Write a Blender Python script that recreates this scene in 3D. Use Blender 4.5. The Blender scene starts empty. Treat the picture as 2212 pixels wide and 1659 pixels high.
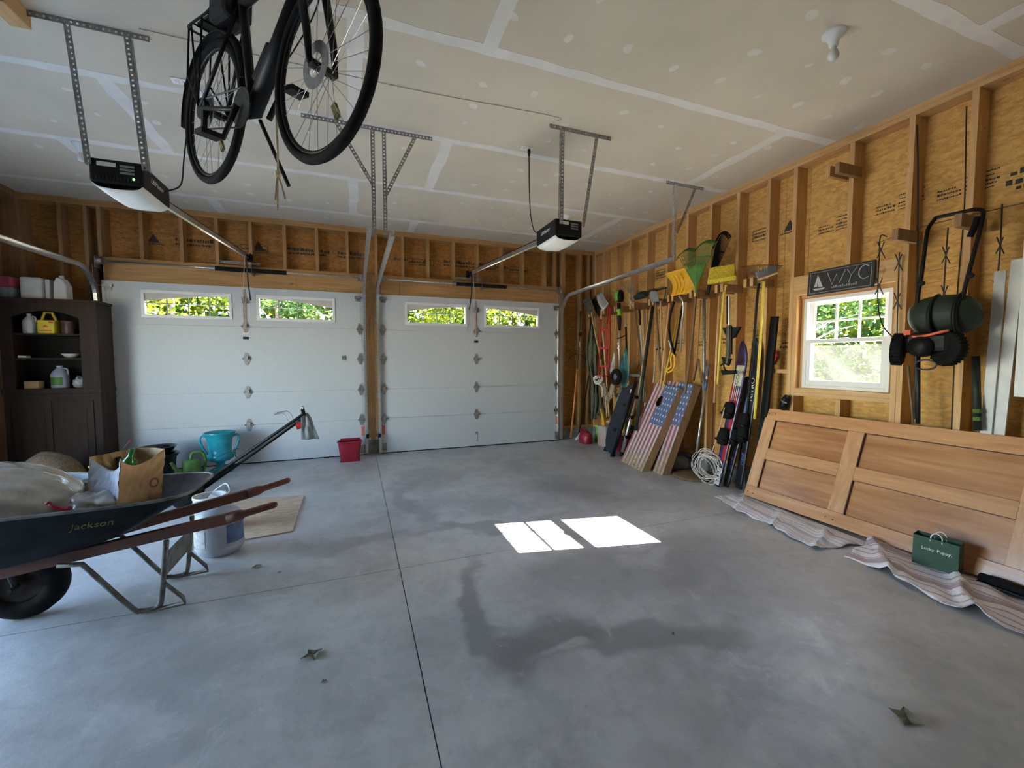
import bpy, math, random
from mathutils import Vector, Matrix
random.seed(7)
R = math.radians
scene = bpy.context.scene
COL = scene.collection

# ---------------------------------------------------------------- camera
FPX = 900.0; YAW, PITCH, ROLL = .3575, -.0562, -.0012
CAM = Vector((-.2262, -6.7259, 1.434))
_f = Vector((math.sin(YAW)*math.cos(PITCH), math.cos(YAW)*math.cos(PITCH), math.sin(PITCH)))
_r = Vector((math.cos(YAW), -math.sin(YAW), 0)); _u = _r.cross(_f)
_r, _u = math.cos(ROLL)*_r + math.sin(ROLL)*_u, -math.sin(ROLL)*_r + math.cos(ROLL)*_u
cd = bpy.data.cameras.new('camera'); cd.sensor_width = 36; cd.sensor_fit = 'HORIZONTAL'
cd.lens = FPX/2212*36; cd.clip_start = .05; cd.clip_end = 300
cam = bpy.data.objects.new('camera', cd); COL.objects.link(cam)
m3 = Matrix((_r, _u, -_f)).transposed()
cam.matrix_world = Matrix.Translation(CAM) @ m3.to_4x4()
scene.camera = cam

def ray(u, v): return _f + (u-1106)/FPX*_r - (v-829.5)/FPX*_u
def at(u, v, ax, val):                       # point of the pixel's ray on the plane ax = val
    i = 'xyz'.index(ax); d = ray(u, v); return CAM + d*((val-CAM[i])/d[i])
def dep(u, v, w): return CAM + ray(u, v)*w

# ---------------------------------------------------------------- sky, sun, exposure
SUN_EL, SUN_AZ = 31.8, None
sun_dir = Vector((-1.585, .30, -1.0)).normalized()       # from the window down to the patch of sun on the floor
world = bpy.data.worlds.new('world'); scene.world = world; world.use_nodes = True
wn = world.node_tree; wn.nodes.clear()
sky = wn.nodes.new('ShaderNodeTexSky'); sky.sky_type = 'NISHITA'; sky.sun_disc = False
sky.sun_elevation = R(SUN_EL); sky.sun_rotation = math.atan2(-sun_dir.x, -sun_dir.y)
sky.air_density = 1.0; sky.dust_density = .4; sky.ozone_density = 1.0
bg = wn.nodes.new('ShaderNodeBackground'); bg.inputs['Strength'].default_value = .30
wo = wn.nodes.new('ShaderNodeOutputWorld')
wn.links.new(sky.outputs[0], bg.inputs[0]); wn.links.new(bg.outputs[0], wo.inputs[0])
sl = bpy.data.lights.new('sun', 'SUN'); sl.energy = 18; sl.angle = R(.3); sl.color = (1, .93, .82)
so = bpy.data.objects.new('sun', sl); COL.objects.link(so)
so.rotation_euler = (-sun_dir).to_track_quat('Z', 'Y').to_euler(); so.location = (20, -8, 14)
def portal(loc, rot, sx, sy):
    l = bpy.data.lights.new('sky_portal', 'AREA'); l.shape = 'RECTANGLE'; l.size = sx; l.size_y = sy
    l.cycles.is_portal = True
    o = bpy.data.objects.new('sky_portal', l); COL.objects.link(o); o.location = loc; o.rotation_euler = rot
vs = scene.view_settings
vs.view_transform = 'Standard'; vs.look = 'None'; vs.gamma = 1; vs.use_curve_mapping = False
vs.exposure = 3.5

# ---------------------------------------------------------------- mesh and object helpers
W = {}                                        # world matrix of every object made here
class MB:
    def __init__(s): s.v = []; s.f = []
    def add(s, vs_, fs):
        n = len(s.v); s.v += [Vector(p) for p in vs_]; s.f += [tuple(i+n for i in f) for f in fs]; return s
    def box(s, c, d, rot=None):
        c = Vector(c); h = [x/2 for x in d]
        P = [Vector((x*h[0], y*h[1], z*h[2])) for x in (-1, 1) for y in (-1, 1) for z in (-1, 1)]
        if rot is not None: P = [rot @ p for p in P]
        return s.add([p+c for p in P], [(0,1,3,2), (4,6,7,5), (0,4,5,1), (2,3,7,6), (0,2,6,4), (1,5,7,3)])
    def bb(s, a, b): return s.box([(p+q)/2 for p, q in zip(a, b)], [abs(q-p) for p, q in zip(a, b)])
    def bar(s, a, b, w, t, side=(0, 0, 1)):    # board from a to b: w along side, t across
        a, b = Vector(a), Vector(b); z = (b-a); L = z.length; z.normalize()
        x = Vector(side); x = x - z*x.dot(z)
        if x.length < 1e-5: x = z.orthogonal()
        x.normalize(); y = z.cross(x)
        return s.box((a+b)/2, (w, t, L), Matrix((x, y, z)).transposed())
    def tube(s, pts, r, n=8, closed=False, caps=True, flat=1):
        pts = [Vector(p) for p in pts]; k = len(pts)
        rs = r if isinstance(r, (list, tuple)) else [r]*k
        T = []
        for i in range(k):
            a = pts[i-1] if (i > 0 or closed) else pts[i]; b = pts[(i+1) % k] if (i < k-1 or closed) else pts[i]
            t = b-a; T.append(t.normalized() if t.length > 1e-9 else Vector((0, 0, 1)))
        x = T[0].orthogonal().normalized(); base = len(s.v)
        for i in range(k):
            x = x - T[i]*x.dot(T[i])
            if x.length < 1e-6: x = T[i].orthogonal()
            x.normalize(); y = T[i].cross(x)
            for j in range(n):
                a = 2*math.pi*j/n; s.v.append(pts[i] + (x*math.cos(a) + y*math.sin(a)*flat)*rs[i])
        for i in range(k if closed else k-1):
            for j in range(n):
                a, b = base+i*n+j, base+i*n+(j+1) % n; c, d = base+((i+1) % k)*n+(j+1) % n, base+((i+1) % k)*n+j
                s.f.append((a, b, c, d))
        if caps and not closed:
            s.f.append(tuple(base+j for j in range(n-1, -1, -1))); s.f.append(tuple(base+(k-1)*n+j for j in range(n)))
        return s
    def lathe(s, prof, n=24, M=None, sx=1, sy=1, a0=0, a1=None):
        M = M or Matrix(); base = len(s.v); k = len(prof); full = a1 is None
        m = n if full else n+1
        for j in range(m):
            a = a0 + ((2*math.pi if full else a1-a0)*j/n)
            for rr, z in prof: s.v.append(M @ Vector((rr*math.cos(a)*sx, rr*math.sin(a)*sy, z)))
        for j in range(n):
            for i in range(k-1):
                a, b = base+j*k+i, base+((j+1) % m)*k+i
                s.f.append((a, b, b+1, a+1))
        return s
    def prism(s, poly, h, M=None):
        M = M or Matrix(); n = len(poly)
        V = [M @ Vector((x, y, 0)) for x, y in poly] + [M @ Vector((x, y, h)) for x, y in poly]
        return s.add(V, [tuple(range(n-1, -1, -1)), tuple(range(n, 2*n))] + [(i, (i+1) % n, n+(i+1) % n, n+i) for i in range(n)])
    def sheet(s, P):                           # P[i][j] grid of points
        n, m = len(P), len(P[0])
        return s.add([p for row in P for p in row], [(i*m+j, i*m+j+1, (i+1)*m+j+1, (i+1)*m+j) for i in range(n-1) for j in range(m-1)])
    def build(s, name, mt, parent=None, smooth=False, bevel=0, solid=0, world=True, sub=0):
        V = s.v
        if parent is not None and world:
            I = W[parent].inverted(); V = [I @ p for p in V]
        me = bpy.data.meshes.new(name); me.from_pydata(V, [], s.f); me.update()
        if smooth: me.polygons.foreach_set('use_smooth', [True]*len(me.polygons))
        o = bpy.data.objects.new(name, me); COL.objects.link(o); me.materials.append(mt)
        o.parent = parent; W[o] = (W[parent].copy() if parent is not None else Matrix())
        if solid:
            md = o.modifiers.new('solid', 'SOLIDIFY'); md.thickness = solid; md.offset = 0
        if bevel:
            md = o.modifiers.new('bevel', 'BEVEL'); md.width = bevel; md.segments = 2; md.limit_method = 'ANGLE'; md.angle_limit = R(40)
        if sub:
            md = o.modifiers.new('sub', 'SUBSURF'); md.levels = sub; md.render_levels = sub
        return o
def tag(o, label=None, cat=None, group=None, kind=None):
    for k, v in (('label', label), ('category', cat), ('group', group), ('kind', kind)):
        if v: o[k] = v
    return o
def thing(name, label, cat, loc=(0, 0, 0), rz=0, group=None, kind=None, rot=None):
    o = bpy.data.objects.new(name, None); COL.objects.link(o); o.empty_display_size = .1
    o.location = loc
    if rot is not None: o.rotation_euler = rot.to_euler()
    else: o.rotation_euler = (0, 0, rz)
    W[o] = Matrix.Translation(Vector(loc)) @ (rot.to_4x4() if rot is not None else Matrix.Rotation(rz, 4, 'Z'))
    return tag(o, label, cat, group, kind)
def struct(name, kind='structure'):
    return thing(name, None, None, kind=kind)
def dup(o, parent, loc=None, rot=None, scale=None):      # one more object on the same mesh (world coordinates)
    c = o.copy(); COL.objects.link(c); c.parent = parent
    M = W[parent].inverted() @ (Matrix.Translation(Vector(loc)) @ (rot.to_4x4() if rot is not None else Matrix()))
    c.location = M.to_translation(); c.rotation_euler = M.to_euler()
    if scale: c.scale = scale
    W[c] = W[parent].copy()
    return c
def single(name, mb, mt, label, cat, group=None, **k):    # a thing that is one mesh: origin moved to its base
    lo = [min(p[i] for p in mb.v) for i in range(3)]; hi = [max(p[i] for p in mb.v) for i in range(3)]
    c = Vector(((lo[0]+hi[0])/2, (lo[1]+hi[1])/2, lo[2])); mb.v = [p-c for p in mb.v]
    o = mb.build(name, mt, None, **k); o.location = c; W[o] = Matrix.Translation(c)
    return tag(o, label, cat, group)
def frame(origin, x, y):                       # matrix with given x and y directions
    x = Vector(x).normalized(); y = Vector(y); y = (y - x*y.dot(x)).normalized(); z = x.cross(y)
    m = Matrix((x, y, z)).transposed().to_4x4(); m.translation = Vector(origin); return m
def text(body, size, M, mt, parent, name='lettering', ext=.0006, sx=1, shear=0):
    cu = bpy.data.curves.new(name, 'FONT'); cu.body = body; cu.size = size; cu.extrude = ext; cu.align_x = 'CENTER'; cu.align_y = 'CENTER'
    cu.resolution_u = 2; cu.shear = shear
    t = bpy.data.objects.new('tmp', cu); me = bpy.data.meshes.new_from_object(t); bpy.data.objects.remove(t)
    mb = MB(); mb.add([M @ Vector((v.co.x*sx, v.co.y, v.co.z)) for v in me.vertices], [tuple(p.vertices) for p in me.polygons])
    bpy.data.meshes.remove(me)
    return mb.build(name, mt, parent)
def arc(c, r, a0, a1, n, ex, ez):
    c, ex, ez = Vector(c), Vector(ex), Vector(ez)
    return [c + ex*(r*math.cos(a0+(a1-a0)*i/n)) + ez*(r*math.sin(a0+(a1-a0)*i/n)) for i in range(n+1)]
def bez(pts, n=24):                            # smooth curve through points (Catmull-Rom)
    P = [Vector(p) for p in pts]; P = [P[0]*2-P[1]] + P + [P[-1]*2-P[-2]]; out = []
    segs = len(P)-3; per = max(2, n//segs)
    for i in range(segs):
        a, b, c, d = P[i:i+4]
        for k in range(per):
            t = k/per; out.append(.5*((2*b) + (c-a)*t + (2*a-5*b+4*c-d)*t*t + (3*b-a-3*c+d)*t**3))
    return out + [P[-2]]

# ---------------------------------------------------------------- materials
def _new(name):
    m = bpy.data.materials.new(name); m.use_nodes = True; nt = m.node_tree
    return m, nt, nt.nodes['Principled BSDF']
def mat(name, c, rough=.5, metal=0, var=.12, scale=12, bump=0, stretch=(1, 1, 1), c2=None, coord='Object', spec=None, detail=3, alpha=None, emit=0, trans=0):
    m, nt, b = _new(name); N, L = nt.nodes, nt.links
    tc = N.new('ShaderNodeTexCoord'); mp = N.new('ShaderNodeMapping'); mp.inputs['Scale'].default_value = stretch
    if coord == 'World':
        g = N.new('ShaderNodeNewGeometry'); L.new(g.outputs['Position'], mp.inputs[0])
    else: L.new(tc.outputs[coord], mp.inputs[0])
    no = N.new('ShaderNodeTexNoise'); no.inputs['Scale'].default_value = scale; no.inputs['Detail'].default_value = detail
    L.new(mp.outputs[0], no.inputs['Vector'])
    cr = N.new('ShaderNodeValToRGB')
    d = c2 or tuple(x*(1-var) for x in c); e = c if c2 else tuple(min(1, x*(1+var)) for x in c)
    cr.color_ramp.elements[0].position = .35; cr.color_ramp.elements[1].position = .65
    cr.color_ramp.elements[0].color = (*d, 1); cr.color_ramp.elements[1].color = (*e, 1)
    L.new(no.outputs[0], cr.inputs[0]); L.new(cr.outputs[0], b.inputs['Base Color'])
    b.inputs['Roughness'].default_value = rough; b.inputs['Metallic'].default_value = metal
    if spec is not None: b.inputs['Specular IOR Level'].default_value = spec
    if trans: b.inputs['Transmission Weight'].default_value = trans
    if emit:
        b.inputs['Emission Color'].default_value = (*c, 1); b.inputs['Emission Strength'].default_value = emit
    if bump:
        bp = N.new('ShaderNodeBump'); bp.inputs['Strength'].default_value = bump; bp.inputs['Distance'].default_value = .01
        L.new(no.outputs[0], bp.inputs['Height']); L.new(bp.outputs[0], b.inputs['Normal'])
    return m
def nmath(nt, op, a, b=None, clamp=False):
    n = nt.nodes.new('ShaderNodeMath'); n.operation = op; n.use_clamp = clamp
    for i, x in enumerate((a, b)):
        if x is None: continue
        if isinstance(x, (int, float)): n.inputs[i].default_value = x
        else: nt.links.new(x, n.inputs[i])
    return n.outputs[0]
def nmix(nt, fac, a, b, mode='MIX'):
    n = nt.nodes.new('ShaderNodeMix'); n.data_type = 'RGBA'; n.blend_type = mode
    for i, x in ((0, fac), (6, a), (7, b)):
        if isinstance(x, (int, float)): n.inputs[i].default_value = x
        elif isinstance(x, tuple): n.inputs[i].default_value = (*x, 1)
        else: nt.links.new(x, n.inputs[i])
    return n.outputs[2]
def nnoise(nt, vec, scale, detail=4, rough=.55, stretch=None, dist=0):
    if stretch:
        mp = nt.nodes.new('ShaderNodeMapping'); mp.inputs['Scale'].default_value = stretch; nt.links.new(vec, mp.inputs[0]); vec = mp.outputs[0]
    n = nt.nodes.new('ShaderNodeTexNoise'); n.inputs['Scale'].default_value = scale; n.inputs['Detail'].default_value = detail
    n.inputs['Roughness'].default_value = rough; n.inputs['Distortion'].default_value = dist
    nt.links.new(vec, n.inputs['Vector']); return n.outputs[0]
def nramp(nt, x, a, b):
    n = nt.nodes.new('ShaderNodeMapRange'); n.interpolation_type = 'SMOOTHSTEP'
    n.inputs[1].default_value = a; n.inputs[2].default_value = b; nt.links.new(x, n.inputs[0]); return n.outputs[0]
def npos(nt): return nt.nodes.new('ShaderNodeNewGeometry').outputs['Position']
def nbump(nt, b, h, s=.3, d=.01):
    bp = nt.nodes.new('ShaderNodeBump'); bp.inputs['Strength'].default_value = s; bp.inputs['Distance'].default_value = d
    nt.links.new(h, bp.inputs['Height']); nt.links.new(bp.outputs[0], b.inputs['Normal'])

def concrete_mat():
    m, nt, b = _new('concrete'); p = npos(nt)
    n1 = nnoise(nt, p, .55, 5, .6, dist=.4); n2 = nnoise(nt, p, 2.6, 6, .65, dist=.3); n3 = nnoise(nt, p, 40, 3, .6)
    col = nmix(nt, nramp(nt, n1, .36, .64), (.36, .36, .36), (.56, .56, .56))
    col = nmix(nt, nmath(nt, 'MULTIPLY', nramp(nt, n2, .40, .66), .5), col, (.62, .62, .625))
    # damp stains and pale salt marks: (x, y, rx, ry, dark or pale, strength)
    vm = nt.nodes.new('ShaderNodeVectorMath'); vm.operation = 'MULTIPLY_ADD'
    nz = nt.nodes.new('ShaderNodeTexNoise'); nz.inputs['Scale'].default_value = 1.7; nz.inputs['Detail'].default_value = 5
    nt.links.new(p, nz.inputs['Vector']); nt.links.new(nz.outputs['Color'], vm.inputs[0]); vm.inputs[1].default_value = (.9, .9, 0); nt.links.new(p, vm.inputs[2])
    for x, y, rx, ry, pale, st in ((.66, -4.90, .40, .22, 0, .8), (.42, -4.55, .12, .6, 0, .75), (1.15, -5.0, .5, .16, 0, .65), (1.5, -4.35, .9, .35, 0, .45), (2.3, -4.6, .8, .5, 0, .3),
                                  (.9, -3.35, .75, .10, 0, .6), (.25, -2.6, .14, .9, 0, .5), (.6, -1.6, .5, .5, 0, .4), (2.1, -2.5, .5, .5, 0, .4), (-.35, -3.35, .55, .16, 0, .5),
                                  (1.75, -4.25, .35, .12, 1, .4), (.70, -5.02, .20, .07, 1, .55), (-1.2, -2.6, 1.1, 1.0, 1, .35), (-.6, -4.2, .5, .3, 1, .25)):
        mp = nt.nodes.new('ShaderNodeMapping'); mp.vector_type = 'TEXTURE'
        mp.inputs['Location'].default_value = (x+.45, y+.45, 0); mp.inputs['Scale'].default_value = (rx, ry, 1e6)
        nt.links.new(vm.outputs[0], mp.inputs[0])
        ln = nt.nodes.new('ShaderNodeVectorMath'); ln.operation = 'LENGTH'; nt.links.new(mp.outputs[0], ln.inputs[0])
        f = nmath(nt, 'MULTIPLY', nmath(nt, 'SUBTRACT', 1, nramp(nt, ln.outputs['Value'], .55, 1.25)), st)
        col = nmix(nt, f, col, (.64, .64, .64) if pale else (.20, .20, .20))
    col = nmix(nt, nmath(nt, 'MULTIPLY', nramp(nt, n3, .62, .78), .35), col, (.16, .16, .16))
    n4 = nnoise(nt, p, 7, 6, .7, dist=.5); col = nmix(nt, nmath(nt, 'MULTIPLY', nramp(nt, n4, .45, .68), .30), col, (.24, .24, .245)); n5 = nnoise(nt, p, 3.4, 7, .75, dist=.8); col = nmix(nt, nmath(nt, 'MULTIPLY', nramp(nt, n5, .56, .70), .45), col, (.66, .66, .67))
    nt.links.new(col, b.inputs['Base Color'])
    nt.links.new(nmath(nt, 'MULTIPLY_ADD', n2, .25), b.inputs['Roughness'])
    r = b.inputs['Roughness'].links[0].from_node; r.inputs[2].default_value = .30
    nbump(nt, b, nmath(nt, 'ADD', n3, n2), .12, .01)
    return m
def osb_mat(name, c1, c2, axis):
    m, nt, b = _new(name); p = npos(nt)
    # flakes: stretched voronoi cells at two angles
    def fl(rot, sc):
        mp = nt.nodes.new('ShaderNodeMapping'); mp.inputs['Rotation'].default_value = rot; mp.inputs['Scale'].default_value = sc
        nt.links.new(p, mp.inputs[0]); v = nt.nodes.new('ShaderNodeTexVoronoi'); v.inputs['Scale'].default_value = 1
        nt.links.new(mp.outputs[0], v.inputs['Vector'])
        sp = nt.nodes.new('ShaderNodeSeparateColor'); nt.links.new(v.outputs['Color'], sp.inputs[0]); return sp.outputs[0]
    if axis == 'x': A, B = fl((R(20), 0, 0), (60, 14, 46)), fl((R(-38), 0, 0), (60, 30, 60))
    elif axis == 'y': A, B = fl((0, R(20), 0), (14, 60, 46)), fl((0, R(-38), 0), (30, 60, 60))
    else: A, B = fl((0, 0, R(12)), (14, 60, 60)), fl((0, 0, R(-20)), (10, 46, 60))
    n = nnoise(nt, p, 2.2, 4); n2 = nnoise(nt, p, 60, 3)
    f = nmath(nt, 'ADD', nmath(nt, 'MULTIPLY', A, .5), nmath(nt, 'MULTIPLY', B, .5))
    f = nmath(nt, 'ADD', nmath(nt, 'MULTIPLY', f, .75), nmath(nt, 'MULTIPLY', n, .35))
    col = nmix(nt, nramp(nt, f, .15, .95), c2, c1)
    col = nmix(nt, nmath(nt, 'MULTIPLY', nramp(nt, n2, .58, .75), .35), col, tuple(x*.45 for x in c2))
    nt.links.new(col, b.inputs['Base Color']); b.inputs['Roughness'].default_value = .75
    nbump(nt, b, f, .25, .004)
    return m
def wood_mat(name, c, c2, stretch=(14, 14, .9), rough=.6, scale=2.2, knots=True, coord='World', bump=.08, coat=0):
    m, nt, b = _new(name)
    if coord == 'World': p = npos(nt)
    else: p = nt.nodes.new('ShaderNodeTexCoord').outputs['Object']
    n = nnoise(nt, p, scale, 5, .6, stretch, dist=.6); n0 = nnoise(nt, p, 1.3, 2)
    f = nmath(nt, 'ADD', nmath(nt, 'MULTIPLY', n, .75), nmath(nt, 'MULTIPLY', n0, .25))
    col = nmix(nt, nramp(nt, f, .3, .72), c2, c)
    if knots:
        k = nnoise(nt, p, 7, 2); col = nmix(nt, nmath(nt, 'MULTIPLY', nramp(nt, k, .70, .78), .6), col, tuple(x*.35 for x in c2))
    nt.links.new(col, b.inputs['Base Color']); b.inputs['Roughness'].default_value = rough
    b.inputs['Coat Weight'].default_value = coat; b.inputs['Coat Roughness'].default_value = .2
    nbump(nt, b, n, bump, .003)
    return m
def glass_mat(name, haze=0):
    m, nt, b = _new(name); nt.nodes.remove(b)
    t = nt.nodes.new('ShaderNodeBsdfTransparent'); g = nt.nodes.new('ShaderNodeBsdfGlossy'); g.inputs['Roughness'].default_value = .02
    x = nt.nodes.new('ShaderNodeMixShader'); fr = nt.nodes.new('ShaderNodeFresnel'); fr.inputs[0].default_value = 1.45
    nt.links.new(nmath(nt, 'MULTIPLY', fr.outputs[0], .6), x.inputs[0])
    nt.links.new(t.outputs[0], x.inputs[1]); nt.links.new(g.outputs[0], x.inputs[2])
    out = x.outputs[0]
    if haze:
        d = nt.nodes.new('ShaderNodeBsdfTranslucent'); d.inputs[0].default_value = (.9, .9, .88, 1)
        h = nt.nodes.new('ShaderNodeMixShader'); n = nnoise(nt, npos(nt), 5, 3)
        nt.links.new(nmath(nt, 'MULTIPLY', n, haze), h.inputs[0]); nt.links.new(out, h.inputs[1]); nt.links.new(d.outputs[0], h.inputs[2]); out = h.outputs[0]
    nt.links.new(out, nt.nodes['Material Output'].inputs[0])
    return m
def leaf_mat(name, c, c2):
    m, nt, b = _new(name); nt.nodes.remove(b)
    oi = nnoise(nt, npos(nt), 1.1, 4); col = nmix(nt, nramp(nt, oi, .38, .62), c, c2)
    d = nt.nodes.new('ShaderNodeBsdfDiffuse'); t = nt.nodes.new('ShaderNodeBsdfTranslucent'); x = nt.nodes.new('ShaderNodeMixShader'); x.inputs[0].default_value = .45
    nt.links.new(col, d.inputs[0]); nt.links.new(col, t.inputs[0]); nt.links.new(d.outputs[0], x.inputs[1]); nt.links.new(t.outputs[0], x.inputs[2])
    nt.links.new(x.outputs[0], nt.nodes['Material Output'].inputs[0]); return m
M = dict(
    concrete=concrete_mat(), curb=mat('curb_concrete', (.24, .235, .22), .85, var=.3, scale=9, bump=.2, coord='World'),
    drywall=mat('drywall', (.66, .60, .49), .9, var=.04, scale=2, coord='World'), mud2=mat('spot_compound', (.75, .72, .66), .9, var=.05, scale=6, coord='World'), mud=mat('joint_compound', (.78, .76, .72), .9, var=.05, scale=6, coord='World'),
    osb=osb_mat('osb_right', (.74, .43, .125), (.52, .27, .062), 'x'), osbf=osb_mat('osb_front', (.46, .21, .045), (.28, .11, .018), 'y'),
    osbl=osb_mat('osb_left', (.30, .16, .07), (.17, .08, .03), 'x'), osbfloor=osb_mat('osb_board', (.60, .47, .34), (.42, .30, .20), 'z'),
    pinef_shaded=wood_mat('pine_front_shaded', (.50, .29, .115), (.33, .17, .058)), pine=wood_mat('pine', (.72, .45, .20), (.54, .29, .10)), pined=wood_mat('dark_pine', (.40, .235, .11), (.25, .135, .06)),  # front-wall pine is darkened: the wall's shade is put into its colour
    pinex_shaded=wood_mat('pine_x_shaded', (.54, .31, .115), (.36, .18, .06), (.9, 14, 14)), piney=wood_mat('pine_y', (.70, .44, .20), (.52, .28, .10), (14, .9, 14)),  # front plates and header have shade in their tone too
    ink=mat('ink', (.055, .045, .035), .9, var=.4, scale=60, coord='World'),
    white=mat('white_paint', (.78, .78, .77), .45, var=.03, scale=3, coord='World'), door=mat('door_steel', (.56, .58, .60), .5, var=.03, scale=70, bump=.05, coord='World'),
    vinyl=mat('vinyl', (.80, .80, .79), .35, var=.02), arch=mat('arch_insert', (.62, .56, .52), .6, var=.05),
    zinc=mat('galvanized', (.62, .63, .63), .32, .9, var=.15, scale=40), zincd=mat('dull_zinc', (.33, .32, .31), .45, .8, var=.2, scale=30), steel=mat('steel', (.45, .45, .45), .3, .9),
    dark=mat('dark_metal', (.022, .022, .024), .5, .3, var=.3), black=mat('black_plastic', (.0055, .0055, .006), .5, var=.3, spec=.25), rubber=mat('rubber', (.008, .008, .008), .85, var=.3, scale=30, bump=.1, spec=.2),
    blackg=mat('black_gloss', (.012, .014, .02), .15, var=.2), lens=mat('light_lens', (.80, .80, .74), .5, var=.03), led=mat('led', (.1, 1, .12), .3, emit=3),
    sticker=mat('sticker', (.75, .75, .72), .6, var=.05), orange=mat('orange_tag', (.75, .13, .06), .6, var=.1), bulb=mat('bulb_glass', (.72, .72, .68), .25, var=.02),
    cord=mat('cord_black', (.008, .008, .009), .6), rope=mat('rope', (.62, .52, .36), .9, var=.2, scale=60), rope_red=mat('pull_cord', (.72, .48, .38), .8), white_rope=mat('white_rope', (.74, .72, .68), .9, var=.2, scale=50),
    cherry=wood_mat('cherry', (.70, .37, .17), (.50, .22, .09), (16, 1.0, 9), .24, 1.8, False, bump=.03, coat=.7), cherryv=wood_mat('cherry_v', (.72, .40, .20), (.54, .26, .12), (8, 14, 1.0), .24, 1.8, False, bump=.03, coat=.7),
    reveal_shade=mat('painted_reveal_shade', (.06, .015, .012), .6), cherryp=wood_mat('cherry_panel', (.64, .32, .14), (.38, .15, .055), (7, .55, 6), .22, 1.9, False, bump=.03, coat=.7),
    cabinet=wood_mat('cabinet_wood', (.042, .020, .010), (.020, .009, .005), (9, 9, .7), .8), cabin=mat('cabinet_inside', (.02, .013, .010), .8),
    glass=glass_mat('glass'), hazy=glass_mat('hazy_glass', .013),
    red=mat('red_plastic', (.30, .010, .028), .4), redd=mat('red_paint', (.55, .03, .03), .45, var=.2), yellow=mat('yellow', (.86, .46, .02), .4, var=.08), yelbr=mat('yellow_bristle', (.74, .58, .05), .8, var=.25, scale=90),
    teal=mat('teal_glaze', (.018, .29, .36), .16, var=.2, scale=8), green=mat('green_plastic', (.08, .20, .03), .5), greend=mat('dark_green', (.010, .020, .012), .6), greenl=mat('lime_green', (.22, .62, .05), .4),
    rake=mat('rake_green', (.09, .22, .035), .45, var=.15), barrow=mat('barrow_paint', (.010, .014, .013), .65, var=.5, scale=9, spec=.2), barrowin=mat('barrow_rust', (.040, .030, .025), .8, var=.5, scale=12, spec=.2),
    handle=wood_mat('barrow_handle', (.17, .055, .03), (.09, .03, .018), (.9, 14, 14), .5, knots=False), grip=mat('grip_black', (.03, .025, .022), .6, var=.3), tubegrey=mat('tube_grey', (.16, .16, .15), .5, .4, var=.4, scale=14),
    kraft=mat('kraft_paper', (.48, .31, .155), .85, var=.12, scale=7), kraftw=mat('grey_paper', (.50, .50, .55), .85, var=.12, scale=9), burlap=mat('burlap', (.17, .115, .07), .95, var=.3, scale=60, bump=.3),
    clay=mat('terracotta', (.22, .08, .05), .8), grey=mat('grey_plastic', (.23, .25, .26), .5), white2=mat('white_plastic', (.66, .66, .65), .4, var=.06), bluewhite=mat('bluish_plastic', (.33, .355, .42), .4, var=.05),
    label=mat('label_blue', (.05, .10, .22), .5, var=.3), labelg=mat('label_grey', (.40, .42, .47), .6, var=.25, scale=30), pink=mat('pink_lid', (.45, .07, .10), .5), jar=mat('brown_jar', (.10, .045, .03), .4, var=.4),
    yjug=mat('yellow_jug', (.80, .62, .04), .45, var=.1), wood=wood_mat('ash_handle', (.62, .42, .22), (.46, .28, .13), (14, 14, .7), .5, knots=False), woodd=wood_mat('dark_handle', (.22, .13, .07), (.13, .075, .04), (14, 14, .7), .55, knots=False),
    tan=mat('tan_handle', (.70, .40, .20), .5), orangeh=mat('orange_handle', (.62, .22, .05), .45), alu=mat('aluminium', (.75, .76, .78), .28, .9, var=.06), ypole=mat('yellow_pole', (.70, .52, .05), .4), blue=mat('blue_grip', (.04, .10, .26), .45), navy=mat('navy_plastic', (.016, .019, .032), .5, var=.15),
    olive=mat('olive_metal', (.10, .095, .07), .6, .2, var=.3), cloth=mat('olive_cloth', (.13, .125, .085), .95, var=.3, bump=.2), glove=mat('glove', (.38, .27, .17), .95, var=.4, scale=25), gasw=mat('gas_jug', (.52, .50, .46), .5, var=.15, c2=(.42, .25, .22), scale=2),
    bagg=mat('green_paper', (.020, .072, .042), .55, var=.1), whitec=mat('white_cord', (.8, .8, .78), .7), chalk=mat('chalk', (.50, .49, .46), .9), slate=mat('slate', (.028, .028, .027), .75, var=.25), tealc=mat('teal_paddle', (.03, .16, .17), .4),
    ski1=mat('ski_purple', (.06, .035, .13), .25, var=.4, scale=5), skir=mat('ski_red', (.50, .03, .04), .25), skiw=mat('ski_cream', (.62, .62, .48), .3), skib=mat('ski_black', (.02, .02, .028), .3, var=.3), skiblue=mat('ski_blue', (.10, .20, .42), .4),
    wornyellow=mat('worn_yellow', (.34, .26, .06), .8, c2=(.05, .05, .03), scale=55), leafd=mat('dry_leaf', (.14, .13, .085), .9, var=.4, scale=30), ground=mat('grass_ground', (.09, .11, .045), .95, var=.4, scale=3, coord='World'), drive=mat('gravel', (.52, .50, .47), .9, var=.2, scale=20, coord='World'),
    bark=mat('bark', (.10, .075, .055), .95, var=.4, scale=14), birch=mat('birch_bark', (.24, .235, .23), .9, var=.3, scale=5, stretch=(1, 1, 6)),
    leaf1=leaf_mat('leaf_yellow', (.17, .18, .016), (.08, .125, .018)), leaf2=leaf_mat('leaf_green', (.065, .115, .03), (.04, .08, .022)), siding=mat('siding', (.5, .5, .47), .8),
)

# ================================================================ THE SETTING
XR, XL, H, YB = 3.9076, -3.91, 3.42, -9.3
SD = .14                                       # stud depth
OSBX, OSBL, OSBY = XR+SD, XL-SD, SD            # inner faces of the sheathing
XJ, YJ = .0263, -3.8262                        # floor joints
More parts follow.
